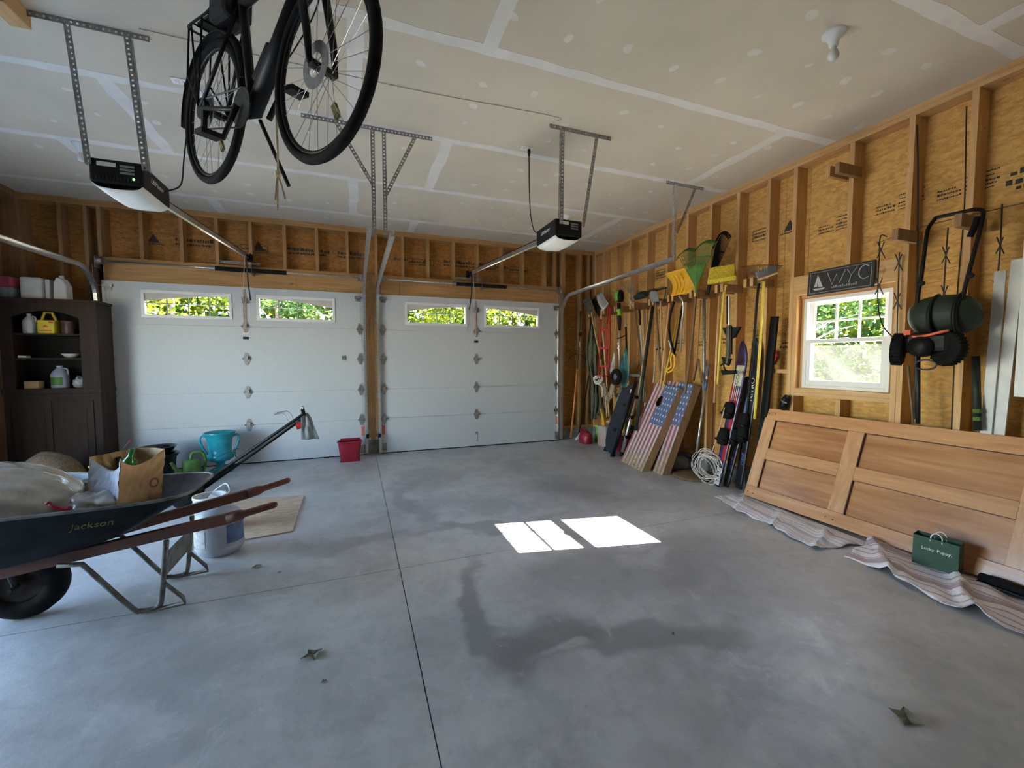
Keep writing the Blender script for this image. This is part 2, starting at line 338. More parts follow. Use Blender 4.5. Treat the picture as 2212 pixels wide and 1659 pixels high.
# floor: poured slabs with sawn joints
fl = struct('floor')
MB().bb((-4.2, YB-.2, -.25), (4.2, .3, -.012)).build('slab_base', M['curb'], fl)
g = .0028
for x0, x1 in ((-4.15, XJ-g), (XJ+g, 4.15)):
    for y0, y1 in ((YB-.1, YJ-g), (YJ+g, .2)):
        MB().bb((x0, y0, -.012), (x1, y1, 0)).build('slab', M['concrete'], fl)
# ceiling: drywall sheets with taped seams and spotted screws
ce = struct('ceiling')
MB().bb((-4.2, YB-.2, H), (4.2, .3, H+.12)).build('drywall', M['drywall'], ce)
def mudstrip(x0, y0, x1, y1, w, dz=0):
    a, b = Vector((x0, y0)), Vector((x1, y1)); d = (b-a).normalized(); n = Vector((-d.y, d.x)); L = (b-a).length; k = max(6, int(L/.16))
    up_, lo_ = [], []
    for i in range(k+1):
        p = a+d*L*i/k; up_.append(p+n*(w/2*random.uniform(.75, 1.2))); lo_.append(p-n*(w/2*random.uniform(.75, 1.2)))
    mb = MB(); V = []
    for p, q in zip(up_, lo_): V += [(p.x, p.y, H-.0015-dz), (q.x, q.y, H-.0015-dz), (p.x, p.y, H+.002), (q.x, q.y, H+.002)]
    F = []
    for i in range(k):
        s = 4*i; F += [(s, s+1, s+5, s+4), (s, s+4, s+6, s+2), (s+1, s+3, s+7, s+5)]
    mb.add(V, F).build('seam_tape', M['mud'], ce)
SEAMS = (-.56, -1.735, -2.89, -4.06, -5.24, -6.42)
for y in SEAMS: mudstrip(-3.9, y, 3.9, y, .085)
for x, y0, y1 in ((.60, -2.89, -1.735), (.61, -4.06, -5.24), (.60, -.56, .0), (3.33, -2.89, -4.06), (3.28, -1.735, -.56), (-.22, -1.735, -.56), (-.19, -2.89, -4.06),
                  (-1.85, -2.89, -1.735), (-1.85, -.56, 0), (-2.65, -1.735, -.56), (-2.65, -2.89, -4.06), (3.35, -5.24, -6.42)):
    mudstrip(x, min(y0, y1)+.03, x, max(y0, y1)-.03, .11, .0007)
patch = None
for j in range(len(SEAMS)):
    ya, yb = (0, *SEAMS)[j], SEAMS[j]; rows = 3 if j else 1
    for r in range(rows):
        y = ya+(yb-ya)*(r+1)/(rows+1)
        for i in range(20):
            x = -3.75+i*.40+random.uniform(-.03, .03); yy = y+random.uniform(-.04, .04)
            if random.random() < .4: continue
            if patch is None:
                P = [(.055*math.cos(a)*(.8+.35*((k*7) % 5)/5), .036*math.sin(a)*(.8+.35*((k*3) % 4)/4)) for k, a in enumerate(2*math.pi*q/9 for q in range(9))]
                patch = MB().prism(P, .003).build('screw_patch', M['mud2'], ce); patch.location = (x, yy, H-.0012)
            else:
                c = dup(patch, ce, (x, yy, H-.0012), Matrix.Rotation(random.uniform(0, 6), 3, 'Z')); s = random.uniform(.5, 1.0); c.scale = (s, s, 1)

def cells(a0, a1, b0, b1, holes, la=(), lb=()):            # cut a rectangle along lines and around holes
    A = sorted({a0, a1, *[h[i] for h in holes for i in (0, 1)], *[x for x in la if a0 < x < a1]})
    B = sorted({b0, b1, *[h[i] for h in holes for i in (2, 3)], *[x for x in lb if b0 < x < b1]})
    for p, q in zip(A, A[1:]):
        for r, s in zip(B, B[1:]):
            if any(h[0] <= (p+q)/2 <= h[1] and h[2] <= (r+s)/2 <= h[3] for h in holes): continue
            yield p, q, r, s
D1, D2 = (-3.164, -.1135), (.1135, 3.162); DH = 2.44
WIN = (-4.60, -3.79, 1.155, 2.045)             # window opening in the right wall (y0, y1, z0, z1)
LOP = (-4.6, -2.0, 0, 2.3)                     # wide doorway in the left wall, out of the picture
GAP = .0015
# front wall (with the two garage doors)
wf = struct('wall_front')
holes = [(D1[0]+.03, D1[1]-.03, -.1, DH-.03), (D2[0]+.03, D2[1]-.03, -.1, DH-.03)]
for p, q, r, s in cells(-4.05, 4.05, .2, H, holes, (-1.63, .81, 3.25), (2.02, 2.66)):
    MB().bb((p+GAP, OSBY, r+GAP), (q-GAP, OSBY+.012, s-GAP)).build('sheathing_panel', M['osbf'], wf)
sd = MB()
for p, q, r, s in cells(-4.15, 4.15, -.1, H+.1, holes): sd.bb((p, OSBY+.013, r), (q, OSBY+.04, s))
sd.build('siding', M['siding'], wf)
FST = [-3.89, -3.552, -3.31, -3.18, -2.761, -2.341, -1.948, -1.555, -1.14, -.726, -.315, .09, .485, .876, 1.284, 1.686, 2.114, 2.492, 2.911, 3.10, 3.245, 3.285, 3.62, 3.80, 3.885]
st = None
for x in FST:
    full = x < -3.17 or x > 3.2
    z0 = .24 if full else 2.735
    MB().bb((x-.019, 0, z0), (x+.019, SD, H-.076)).build('stud', M['pinef_shaded'] if x > -3 else M['pined'], wf)  # studs left of the first door use a darker pine
for k in range(2): MB().bb((-4.04, 0, H-.038*(k+1)+.001), (4.04, SD, H-.038*k-.001)).build('top_plate', M['pinex_shaded'], wf)
for x0, x1 in ((-3.2, -1.0), (-1.0, .43), (.43, 3.22)): MB().bb((x0+.001, 0, DH-.03), (x1-.001, SD, 2.735)).build('header', M['pinex_shaded'], wf)
for x0, x1 in ((-.108, -.038), (-.036, .036), (.038, .108)): MB().bb((x0, -.0, .22), (x1, SD, DH-.03)).build('post', M['pinef_shaded'], wf)
MB().bb((-.113, -.01, 0), (.113, SD+.01, .22)).build('curb', M['curb'], wf)
for a, b in ((3.17, 4.05), (-4.05, -3.17)):
    MB().bb((a, -.012, 0), (b, SD+.01, .20)).build('curb', M['curb'], wf); MB().bb((a, 0, .20), (b, SD, .24)).build('sill_plate', M['pinex_shaded'], wf)
for a, b in ((D1[0], D1[0]+.03), (D1[1]-.03, D1[1]), (D2[0], D2[0]+.03), (D2[1]-.03, D2[1])): MB().bb((a, .02, 0), (b, SD+.05, DH)).build('door_stop', M['white'], wf)
# right wall with window
wr = struct('wall_right')
for p, q, r, s in cells(YB, .14, .2, H, [WIN], (-1.1, -3.54, -5.98), (1.02, 2.14)):
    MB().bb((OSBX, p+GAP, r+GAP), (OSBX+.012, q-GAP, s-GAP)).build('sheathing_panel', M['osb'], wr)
sd = MB()
for p, q, r, s in cells(YB-.1, .2, -.1, H+.1, [WIN]): sd.bb((OSBX+.013, p, r), (OSBX+.04, q, s))
sd.build('siding', M['siding'], wr)
RST = [.12, -.02, -.29, -.675, -1.064, -1.468, -1.903, -2.284, -2.672, -3.067, -3.445, -5.016, -5.43, -5.83, -6.24, -6.64, -7.05, -7.45, -7.86, -8.27, -8.67, -9.08]
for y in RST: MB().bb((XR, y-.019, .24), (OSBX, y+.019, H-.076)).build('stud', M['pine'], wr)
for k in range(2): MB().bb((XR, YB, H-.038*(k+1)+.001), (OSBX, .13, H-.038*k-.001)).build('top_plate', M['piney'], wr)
MB().bb((XR, YB, .20), (OSBX, .0, .24)).build('sill_plate', M['piney'], wr); MB().bb((XR-.012, YB, 0), (OSBX+.01, -.012, .20)).build('curb', M['curb'], wr)
for y0, y1, z0, z1 in ((-3.75, -3.712, .24, H-.076), (-3.79, -3.752, .24, 2.075), (-4.678, -4.64, .24, H-.076), (-4.638, -4.60, .24, 2.075), (-4.255, -4.217, 2.265, H-.076), (-4.225, -4.187, .24, 1.07)):
    MB().bb((XR, y0, z0), (OSBX, y1, z1)).build('stud', M['pine'], wr)
MB().bb((XR, -4.639, 2.076), (XR+.04, -3.751, 2.264)).build('header', M['piney'], wr)
MB().bb((XR+.06, -4.639, 2.046), (OSBX, -3.751, 2.264)).build('header', M['piney'], wr)
for z in (1.155, 1.116): MB().bb((XR, -4.60, z-.038), (OSBX, -3.79, z)).build('rough_sill', M['piney'], wr)
MB().bb((XR, -3.712, 1.30), (XR+.038, -3.464, 1.34)).build('blocking', M['piney'], wr)
MB().bb((OSBX-.04, -4.64, 2.045), (OSBX, -3.75, 2.055)).build('flashing', M['white'], wr)
# left wall with a wide open doorway (out of the picture), back wall
wl = struct('wall_left')
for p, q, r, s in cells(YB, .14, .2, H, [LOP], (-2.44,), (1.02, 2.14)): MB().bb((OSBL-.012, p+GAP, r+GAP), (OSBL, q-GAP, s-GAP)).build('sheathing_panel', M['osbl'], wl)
sd = MB()
for p, q, r, s in cells(YB-.1, .2, -.1, H+.1, [LOP]): sd.bb((OSBL-.04, p, r), (OSBL-.013, q, s))
sd.build('siding', M['siding'], wl)
for y in [.12, -.02, -.33, -.74, -1.14, -1.55, -1.97, -4.63, -5.0, -5.4, -5.8, -6.2, -6.5, -6.9, -7.3, -7.7, -8.1, -8.5, -8.9]: MB().bb((OSBL, y-.019, .24), (XL, y+.019, H-.076)).build('stud', M['pined'], wl)
for k in range(2): MB().bb((OSBL, YB, H-.038*(k+1)+.001), (XL, .13, H-.038*k-.001)).build('top_plate', M['pined'], wl)
MB().bb((OSBL, LOP[0], LOP[3]), (XL, LOP[1], LOP[3]+.28)).build('header', M['pined'], wl)
MB().bb((OSBL-.01, YB, 0), (XL+.012, LOP[0], .2)).build('curb', M['curb'], wl); MB().bb((OSBL-.01, LOP[1], 0), (XL+.012, -.012, .2)).build('curb', M['curb'], wl)
for z in (0, 1): MB().bb((OSBL, YB if z else LOP[1], .2), (XL, LOP[0] if z else 0, .24)).build('sill_plate', M['pined'], wl)
wb = struct('wall_back')
MB().bb((-4.1, YB-.05, 0), (4.1, YB, H)).build('drywall', M['drywall'], wb)

# printed mill stamps on the sheathing (too blurred to read: rows of ink)
def stamp(name, org, ex, ey, spec, parent):
    F = frame(org, ex, ey); mb = MB()
    for kind, x, y, w, h in spec:
        if kind == 't': mb.prism([(x, y), (x+w, y), (x+w/2, y+h)], .0006, F)
        elif kind == 'r':
            for a, b, c, d in ((x, y, w, .008), (x, y+h-.008, w, .008), (x, y, .008, h), (x+w-.008, y, .008, h)): mb.prism([(a, b), (a+c, b), (a+c, b+d), (a, b+d)], .0006, F)
        else:                                   # a line of broken ink bars
            q = x
            while q < x+w:
                l = random.uniform(.2, .9)*h; b = y+random.uniform(0, .15)*h; hh = h*random.uniform(.55, .95)
                mb.prism([(q, b), (q+l, b), (q+l, b+hh), (q, b+hh)], .0006, F); q += l+random.uniform(.12, .35)*h
    return mb.build(name, M['ink'], parent)
def fs(x, z, spec): stamp('mill_stamp', (x, OSBY-.0007, z), (1, 0, 0), (0, 0, 1), spec, wf)
LOGO = [('t', 0, .03, .13, .11), ('b', -.04, 0, .22, .022)]
for x0, z0 in ((-2.75, 2.96), (-1.55, 2.98), (.80, 2.96)): fs(x0, z0, LOGO)
for x0, w in ((-2.45, .45), (-1.12, .55), (-.45, .42), (1.15, .6), (1.75, .3)): fs(x0, 2.98, [('b', 0, .05, w, .05), ('b', 0, 0, w*.9, .035)])
for x0 in (.35, -1.95, 2.05): fs(x0, 2.96, [('b', 0, .05, .22, .045), ('r', .24, .0, .34, .10), ('b', .26, .03, .29, .035)])
def rs(y, z, spec): stamp('mill_stamp', (OSBX-.0007, y, z), (0, -1, 0), (0, 0, 1), spec, wr)
for y, z in ((-3.15, 2.78), (-1.52, 2.66)): rs(y, z, [('r', 0, 0, .24, .12), ('b', .02, .03, .19, .03), ('b', .02, .07, .19, .02)])
for y, z in ((-3.88, 2.66), (-4.36, 2.69), (-4.77, 2.67)): rs(y, z, [('b', 0, .0, .13, .016), ('b', 0, .03, .14, .02), ('b', 0, .06, .10, .016), ('b', .16, .02, .17, .014), ('b', .16, .045, .17, .018), ('b', .16, .08, .15, .014), ('b', .16, .11, .17, .014), ('b', .16, -.005, .15, .012)])
rs(-5.14, 2.62, [('b', 0, .02, .22, .05), ('b', .02, .08, .16, .04), ('b', .05, -.02, .18, .03)])
rs(-3.52, 2.76, LOGO)
for y, z in ((-2.36, 1.62), (-2.75, 1.64), (-1.98, 1.66), (-3.2, 1.66), (-3.52, 1.56)): rs(y, z, [('b', 0, .0, .2, .03), ('b', .02, .045, .15, .025)])
text('7/16 CAT', .05, frame((OSBX-.0008, -3.60, 1.71), (0, -1, 0), (0, 0, 1)), M['ink'], wr, 'mill_stamp')
for y in (-.86, -.45): rs(y, 2.66, [('b', 0, 0, .12, .09)])

# right-hand window: double hung, white vinyl, grid in the upper sash
w1 = struct('window_1')
X0 = XR+.045; y0, y1, z0, z1 = -4.565, -3.835, 1.16, 2.035
def ring(mb, a0, a1, b0, b1, wl_, wr_, wb_, wt_, x0, x1):   # rectangular frame in the y-z plane
    mb.bb((x0, a0, b0), (x1, a0+wl_, b1)); mb.bb((x0, a1-wr_, b0), (x1, a1, b1)); mb.bb((x0, a0+wl_, b0), (x1, a1-wr_, b0+wb_)); mb.bb((x0, a0+wl_, b1-wt_), (x1, a1-wr_, b1)); return mb
ring(MB(), y0, y1, z0, z1, .03, .03, .03, .035, X0, X0+.085).build('window_frame', M['vinyl'], w1, bevel=.002)
lo = ring(MB(), y0+.03, y1-.03, z0+.03, 1.635, .04, .04, .05, .035, X0+.008, X0+.034).build('lower_sash', M['vinyl'], w1, bevel=.002)
MB().bb((X0+.018, y0+.07, z0+.08), (X0+.024, y1-.07, 1.60)).build('pane', M['hazy'], lo)
MB().bb((X0-.004, -4.24, 1.62), (X0+.010, -4.17, 1.64)).build('sash_lock', M['vinyl'], lo, bevel=.003)
up = ring(MB(), y0+.03, y1-.03, 1.60, z1-.035, .045, .045, .035, .03, X0+.040, X0+.066).build('upper_sash', M['vinyl'], w1, bevel=.002)
MB().bb((X0+.050, y0+.075, 1.635), (X0+.056, y1-.075, z1-.065)).build('pane', M['glass'], up)
gl = M['siding']
for k in (1, 2):
    yy = y0+.075+(y1-y0-.15)*k/3; MB().bb((X0+.046, yy-.009, 1.635), (X0+.060, yy+.009, z1-.065)).build('muntin', M['vinyl'], up)
MB().bb((X0+.0465, y0+.075, 1.797), (X0+.0595, y1-.075, 1.815)).build('muntin', M['vinyl'], up)
for a, b, c, d in ((WIN[0], y0, WIN[2], WIN[3]), (y1, WIN[1], WIN[2], WIN[3]), (y0, y1, z1, WIN[3]+.004), (y0, y1, WIN[2]-.002, z0)): MB().bb((X0+.03, a, c), (X0+.06, b, d)).build('shim', M['pine'], w1)
MB().bb((OSBX+.03, y0-.09, z0-.1), (OSBX+.06, y0, z1+.1)).build('outer_casing', M['white'], w1); MB().bb((OSBX+.03, y1, z0-.1), (OSBX+.06, y1+.09, z1+.1)).build('outer_casing', M['white'], w1)
portal((OSBX+.02, -4.2, 1.6), (0, R(90), 0), .88, .8)
portal((OSBL-.02, (LOP[0]+LOP[1])/2, LOP[3]/2), (0, R(-90), 0), LOP[3], LOP[1]-LOP[0])

# ---------------------------------------------------------------- garage doors
YD = -.05                                       # inner face
ZS = [0.012, .545, 1.00, 1.462, 1.905, DH]
WZ0, WZ1 = 1.99, 2.345
hinge_proto = {}
def hinge(parent, x, z, roller=0):
    key = 'r' if roller else 'c'
    if key not in hinge_proto:
        mb = MB(); F = frame((0, 0, 0), (1, 0, 0), (0, 0, 1))
        for s_ in (1, -1): mb.prism([(-.045, .004*s_), (.045, .004*s_), (.030, .045*s_), (.016, .085*s_), (-.016, .085*s_), (-.030, .045*s_)][::s_], .004, F)
        mb.tube([(-.05, -.012, 0), (.05, -.012, 0)], .010, 8)
        mb.box((0, -.020, .012), (.045, .03, .05))
        for a, b in ((-.012, .06), (.012, .06), (-.012, -.06), (.012, -.06)): mb.tube([(a, 0, b), (a, -.008, b)], .005, 6)
        o = mb.build('hinge' if not roller else 'roller_hinge', M['zincd'], parent); hinge_proto[key] = o; o.location = W[parent].inverted() @ Vector((x, YD-.004, z))
        return o
    return dup(hinge_proto[key], parent, (x, YD-.004, z))
for n, (xa, xb) in enumerate((D1, D2)):
    d = struct('door_%d' % (n+1)); xm = (xa+xb)/2
    wx = [(xm-1.14, xm-.15), (xm+.14, xm+1.14)]
    for k in range(5):
        mb = MB(); a, b = ZS[k]+.0015, ZS[k+1]-.0015
        if k == 0: mb.bb((xa, YD, a), (xb, YD+.045, b))
        elif k < 4: mb.bb((xa, YD, a), (xb, YD+.016, b)); mb.bb((xa, YD+.016, a+.014), (xb, YD+.045, b))
        else:
            e = [xa, wx[0][0]+.03, wx[0][1]-.03, wx[1][0]+.03, wx[1][1]-.03, xb]
            for i in range(5):
                if i in (1, 3): mb.bb((e[i], YD, a), (e[i+1], YD+.016, a+.014)); mb.bb((e[i], YD, a+.014), (e[i+1], YD+.045, WZ0+.03)); mb.bb((e[i], YD, WZ1-.03), (e[i+1], YD+.045, b))
                else: mb.bb((e[i], YD, a), (e[i+1], YD+.016, a+.014)); mb.bb((e[i], YD, a+.014), (e[i+1], YD+.045, b))
        if k < 4: mb.bb((xa, YD+.018, b-.004), (xb, YD+.038, b+.012))     # tongue that closes the joint above
        sec = mb.build('section', M['door'], d)
        mb = MB()                                # end stiles folded over the section ends
        for s_, xx in ((1, xa), (-1, xb)): mb.bb((xx+.002*s_, YD-.0025, a+.004), (xx+.072*s_, YD, b-.004))
        mb.build('end_stile', M['door'], sec)
    for wi, (p, q) in enumerate(wx):            # windows
        wfz = MB()
        for t, (u0, u1, v0, v1) in enumerate(((p, q, WZ0, WZ0+.04), (p, q, WZ1-.04, WZ1), (p, p+.035, WZ0+.04, WZ1-.04), (q-.035, q, WZ0+.04, WZ1-.04))): wfz.bb((u0, YD-.014, v0), (u1, YD+.052, v1))
        fr = wfz.build('window_frame', M['vinyl'], d, bevel=.004)
        i0, i1, k0, k1 = p+.035, q-.035, WZ0+.04, WZ1-.04
        MB().bb((i0, YD+.020, k0), (i1, YD+.025, k1)).build('pane', M['glass'], fr)
        low = 0 if wi == 0 else 1               # the arch falls to the outer side
        arch = [(i0, k1), (i1, k1)] if low else [(i1, k1), (i0, k1)]
        pts = []
        for t in range(13):
            s_ = t/12; x = (i0+(i1-i0)*s_) if low == 0 else (i1-(i1-i0)*s_)
            pts.append((x, k1-.012-.095*(1-s_)**2.0))
        poly = arch[::-1]+pts if low == 0 else arch[::-1]+pts
        poly = [((i1 if low == 0 else i0), k1), ((i0 if low == 0 else i1), k1)] + pts
        F = frame((0, YD+.012, 0), (1, 0, 0), (0, 0, 1))
        MB().prism(poly, .006, F).build('arch_insert', M['arch'], fr)
        for j in (1, 2, 3): MB().bb((i0+(i1-i0)*j/4-.005, YD+.013, k0), (i0+(i1-i0)*j/4+.005, YD+.032, k1)).build('muntin', M['grey'], fr)
        MB().bb((i0, YD+.0135, k0+.145), (i1, YD+.0315, k0+.155)).build('muntin', M['grey'], fr)
        portal(((p+q)/2, YD+.16, (WZ0+WZ1)/2), (R(-90), 0, 0), q-p, WZ1-WZ0)
    for z in ZS[1:5]:
        for x, r_ in ((xa+.05, 1), (xm, 0), (xb-.05, 1)):
            hinge(d, x, z, r_)
    for s_, x in ((1, xa), (-1, xb)):
        for z in ZS[1:5]: MB().tube([(x-.03*s_, YD-.030, z+.012), (x+.07*s_, YD-.030, z+.012)], .006, 6).build('roller_stem', M['zinc'], d)
        tr = MB().bb((x+.02*s_, YD-.035, DH-.085), (x+.115*s_, YD-.002, DH-.05)); tr.bb((x+.03*s_, YD-.012, DH-.125), (x+.10*s_, YD-.002, DH-.085)); tr.tube([(x-.03*s_, YD-.03, DH-.07), (x+.1*s_, YD-.03, DH-.07)], .006, 6)
        tr.build('top_bracket', M['zincd'], d)
        MB().bb((x+.015*s_, YD-.006, .30), (x+.058*s_, YD-.003, .44)).build('warning_tag', M['orange'], d)
        bt = MB().bb((x+.01*s_, YD-.01, .03), (x+.075*s_, YD-.003, .16)); bt.tube([(x-.03*s_, YD-.03, .06), (x+.06*s_, YD-.03, .06)], .006, 6)
        bt.build('bottom_bracket', M['zincd'], d)
        MB().tube([(x+.035*s_, YD-.016, .1), (x+.04*s_, YD-.016, 2.6)], .0018, 5).build('lift_cable', M['zinc'], d)
    MB().bb((xa, YD-.006, 0), (xb, YD+.045, .012)).build('bottom_seal', M['black'], d)
    st_ = MB().bb((xm-.018, YD-.006, 1.97), (xm+.018, YD-.001, DH-.03)); st_.bb((xm-.03, YD-.035, 2.22), (xm-.022, YD-.006, 2.30)); st_.bb((xm+.022, YD-.035, 2.22), (xm+.03, YD-.006, 2.30)); st_.build('arm_bracket', M['zincd'], d)
    MB().bb((xm-.03, YD-.0025, 1.80), (xm+.03, YD, 1.835)).build('label', M['sticker'], d); MB().bb((xm-.035, YD-.0025, 1.73), (xm+.035, YD, 1.765)).build('label', M['black'], d)
    if n == 0: MB().bb((xm+1.22, YD-.012, 1.44), (xm+1.27, YD, 1.51)).build('door_latch', M['zincd'], d)
    hx = xm+(.0 if n else .06); hz = .10
    hm = MB().tube([(hx, YD-.004, hz+.13), (hx, YD-.05, hz+.13), (hx, YD-.05, hz-.0), (hx, YD-.004, hz)], .007, 6) if n else MB().tube([(hx-.1, YD-.01, .16), (hx+.0, YD-.03, .2), (hx+.08, YD-.01, .2)], .006, 6)
    hm.bb((hx-.02, YD-.004, hz+.11), (hx+.02, YD, hz+.15)); hm.build('pull_handle', M['zincd'], d)

# ================================================================ OVERHEAD HARDWARE
def perf(mb, a, b, w, nrm, t=.003, pitch=.03, hole=.0072):      # perforated strip from a to b, width w, facing nrm
    a, b = Vector(a), Vector(b); L = (b-a).length; z = (b-a)/L; n = Vector(nrm); n = (n-z*n.dot(z)).normalized(); x = n.cross(z)
    k = max(1, round(L/pitch)); c = L/k
    ring_ = [(-1, -1), (0, -1), (1, -1), (1, 0), (1, 1), (0, 1), (-1, 1), (-1, 0)]
    for i in range(k):
        o = a+z*c*(i+.5); V = []
        for lay in (0, 1):
            off = n*(t*lay)
            V += [o+x*(p*w/2)+z*(q*c/2)+off for p, q in ring_]
            V += [o+x*(hole*math.cos(math.atan2(q, p)))+z*(hole*math.sin(math.atan2(q, p)))+off for p, q in ring_]
        F = []
        for j in range(8):
            k2 = (j+1) % 8
            F += [(j, k2, 8+k2, 8+j), (16+j, 24+j, 24+k2, 16+k2), (8+j, 8+k2, 24+k2, 24+j)]
        F += [(2, 4, 20, 18), (0, 16, 22, 6)]
        if i == 0: F.append((0, 2, 18, 16))
        if i == k-1: F.append((4, 6, 22, 20))
        mb.add(V, F)
    return mb
def angle(a, b, n1, n2, w=.034):                                 # perforated angle iron: two strips at right angles
    mb = MB(); a, b = Vector(a), Vector(b); n1, n2 = Vector(n1), Vector(n2)
    perf(mb, a, b, w, n1); perf(mb, a+n2*(w/2)+n1*(-w/2), b+n2*(w/2)+n1*(-w/2), w, n2); return mb
def sweep(path, prof, side=Vector((1, 0, 0))):                   # sweep an x/n outline along a path in a y-z plane
    mb = MB(); k = len(path); n = len(prof); V = []
    for i, p in enumerate(path):
        p = Vector(p); t = (Vector(path[min(i+1, k-1)])-Vector(path[max(i-1, 0)])).normalized(); nn = side.cross(t).normalized()
        V += [p+side*a+nn*b for a, b in prof]
    F = [(i*n+j, i*n+(j+1) % n, (i+1)*n+(j+1) % n, (i+1)*n+j) for i in range(k-1) for j in range(n)]
    F += [tuple(range(n-1, -1, -1)), tuple((k-1)*n+j for j in range(n))]
    return mb.add(V, F)
def track(x, s, label, zend=2.57, yend=-2.89, xend=None):
    xend = x if xend is None else xend
    o = thing('door_track', label, 'track', (x, -.09, 0), group=None)
    C_ = [(-.004, -.027), (.032, -.027), (.032, -.020), (0, -.020), (0, .020), (.032, .020), (.032, .027), (-.004, .027)]
    C_ = [(a*s, b) for a, b in C_]
    if s < 0: C_ = C_[::-1]
    sweep([(x, -.085, .03), (x, -.085, 1.2), (x, -.085, 2.16)], C_).build('vertical_track', M['zinc'], o)
    pth = [(x, -.085, 2.162)] + arc((x, -.085-.37, 2.18), .37, 0, math.pi/2, 12, (0, 1, 0), (0, 0, 1))
    L = len(pth)
    pth += [(x+(xend-x)*i/6, -.455+(yend+.455)*i/6, 2.55+(zend-2.55)*i/6) for i in range(1, 7)]
    sweep(pth, C_).build('curved_track', M['zinc'], o)
    for z in (.35, .9, 1.5, 2.05): MB().bb((x-.005*s, -.075, z-.03), (x-.028*s, -.0, z+.03)).build('jamb_bracket', M['zincd'], o)
    MB().bb((x-.004*s, -.10, 2.2), (x-.008*s, 0, 2.62)).build('flag_bracket', M['zincd'], o)
    return o
track(-3.215, 1, 'galvanized door track beside the brown hutch', zend=2.53)
track(-.082, -1, 'galvanized door track left of the centre post')
track(.082, 1, 'galvanized door track right of the centre post', zend=2.54)
track(3.205, -1, 'galvanized door track rising beside the corner with tools', xend=3.15)
# centre hanger: ceiling angle, two drops, two braces
YH = -2.895
hg = thing('track_hanger', 'perforated steel hanger with V-shaped braces above the centre post', 'bracket', (0, YH, H))
angle((-.60, YH, H-.018), (.45, YH, H-.018), (0, -1, 0), (0, 0, 1)).build('ceiling_angle', M['zincd'], hg)
for x in (-.055, .035):
    angle((x, YH-.006, 2.50), (x, YH-.006, H-.03), (0, -1, 0), (1 if x > 0 else -1, 0, 0), .03).build('drop', M['zincd'], hg)
for a, b in (((-.34, YH-.012, H-.03), (-.06, YH-.012, 2.93)), ((.30, YH-.012, H-.03), (.045, YH-.012, 2.86))):
    m_ = MB(); perf(m_, a, b, .03, (0, -1, 0)); m_.build('brace', M['zincd'], hg)
hg = thing('track_hanger', 'perforated steel hanger with one brace by the right wall', 'bracket', (3.2, YH, H))
angle((3.03, YH, H-.018), (3.56, YH, H-.018), (0, -1, 0), (0, 0, 1)).build('ceiling_angle', M['zincd'], hg)
angle((3.16, YH-.006, 2.55), (3.16, YH-.006, H-.03), (0, -1, 0), (-1, 0, 0), .03).build('drop', M['zinc'], hg)
m_ = MB(); perf(m_, (3.43, YH-.012, H-.03), (3.18, YH-.012, 2.86), .03, (0, -1, 0)); m_.build('brace', M['zincd'], hg)
# torsion springs
for n, (xa, xb, sa, sb) in enumerate(((-3.19, -.10, -1.95, -1.11), (.10, 3.19, 1.30, 2.15))):
    t = thing('torsion_spring', ('steel torsion shaft with black spring over the left door', 'steel torsion shaft with black spring over the right door')[n], 'spring', ((xa+xb)/2, -.095, 2.66))
    MB().tube([(xa, -.095, 2.66), (xb, -.095, 2.66)], .0125, 10).build('shaft', M['zinc'], t, smooth=True)
    k = 90; MB().tube([(sa+(sb-sa)*i/k, -.095, 2.66) for i in range(k+1)], [.031 if i % 2 else .0265 for i in range(k+1)], 12).build('coil', M['black'], t)
    MB().lathe([(.012, -.03), (.034, -.03), (.034, .03), (.012, .03)], 12, frame((sa-.03, -.095, 2.66), (0, 1, 0), (0, 0, 1))).build('winding_cone', M['zincd'], t)
    for x in (xa+.05, xb-.05):
        MB().lathe([(.012, -.03), (.05, -.03), (.045, -.015), (.045, .02), (.055, .03), (.012, .03)], 16, frame((x, -.095, 2.66), (0, 1, 0), (0, 0, 1))).build('cable_drum', M['zincd'], t)
    for x in (xa+.005, xb-.005): MB().bb((x-.002, -.125, 2.58), (x+.002, 0, 2.72)).build('end_plate', M['zincd'], t)
    m_ = MB(); pa = (-1.93, -1.45) if n == 0 else (1.30, 1.72)
    perf(m_, (pa[0], -.006, 2.772), (pa[1], -.006, 2.772), .034, (0, -1, 0)); m_.bb(((sa+sb)/2-.003, -.13, 2.60), ((sa+sb)/2+.003, 0, 2.76)); m_.build('anchor_angle', M['zincd'], t)
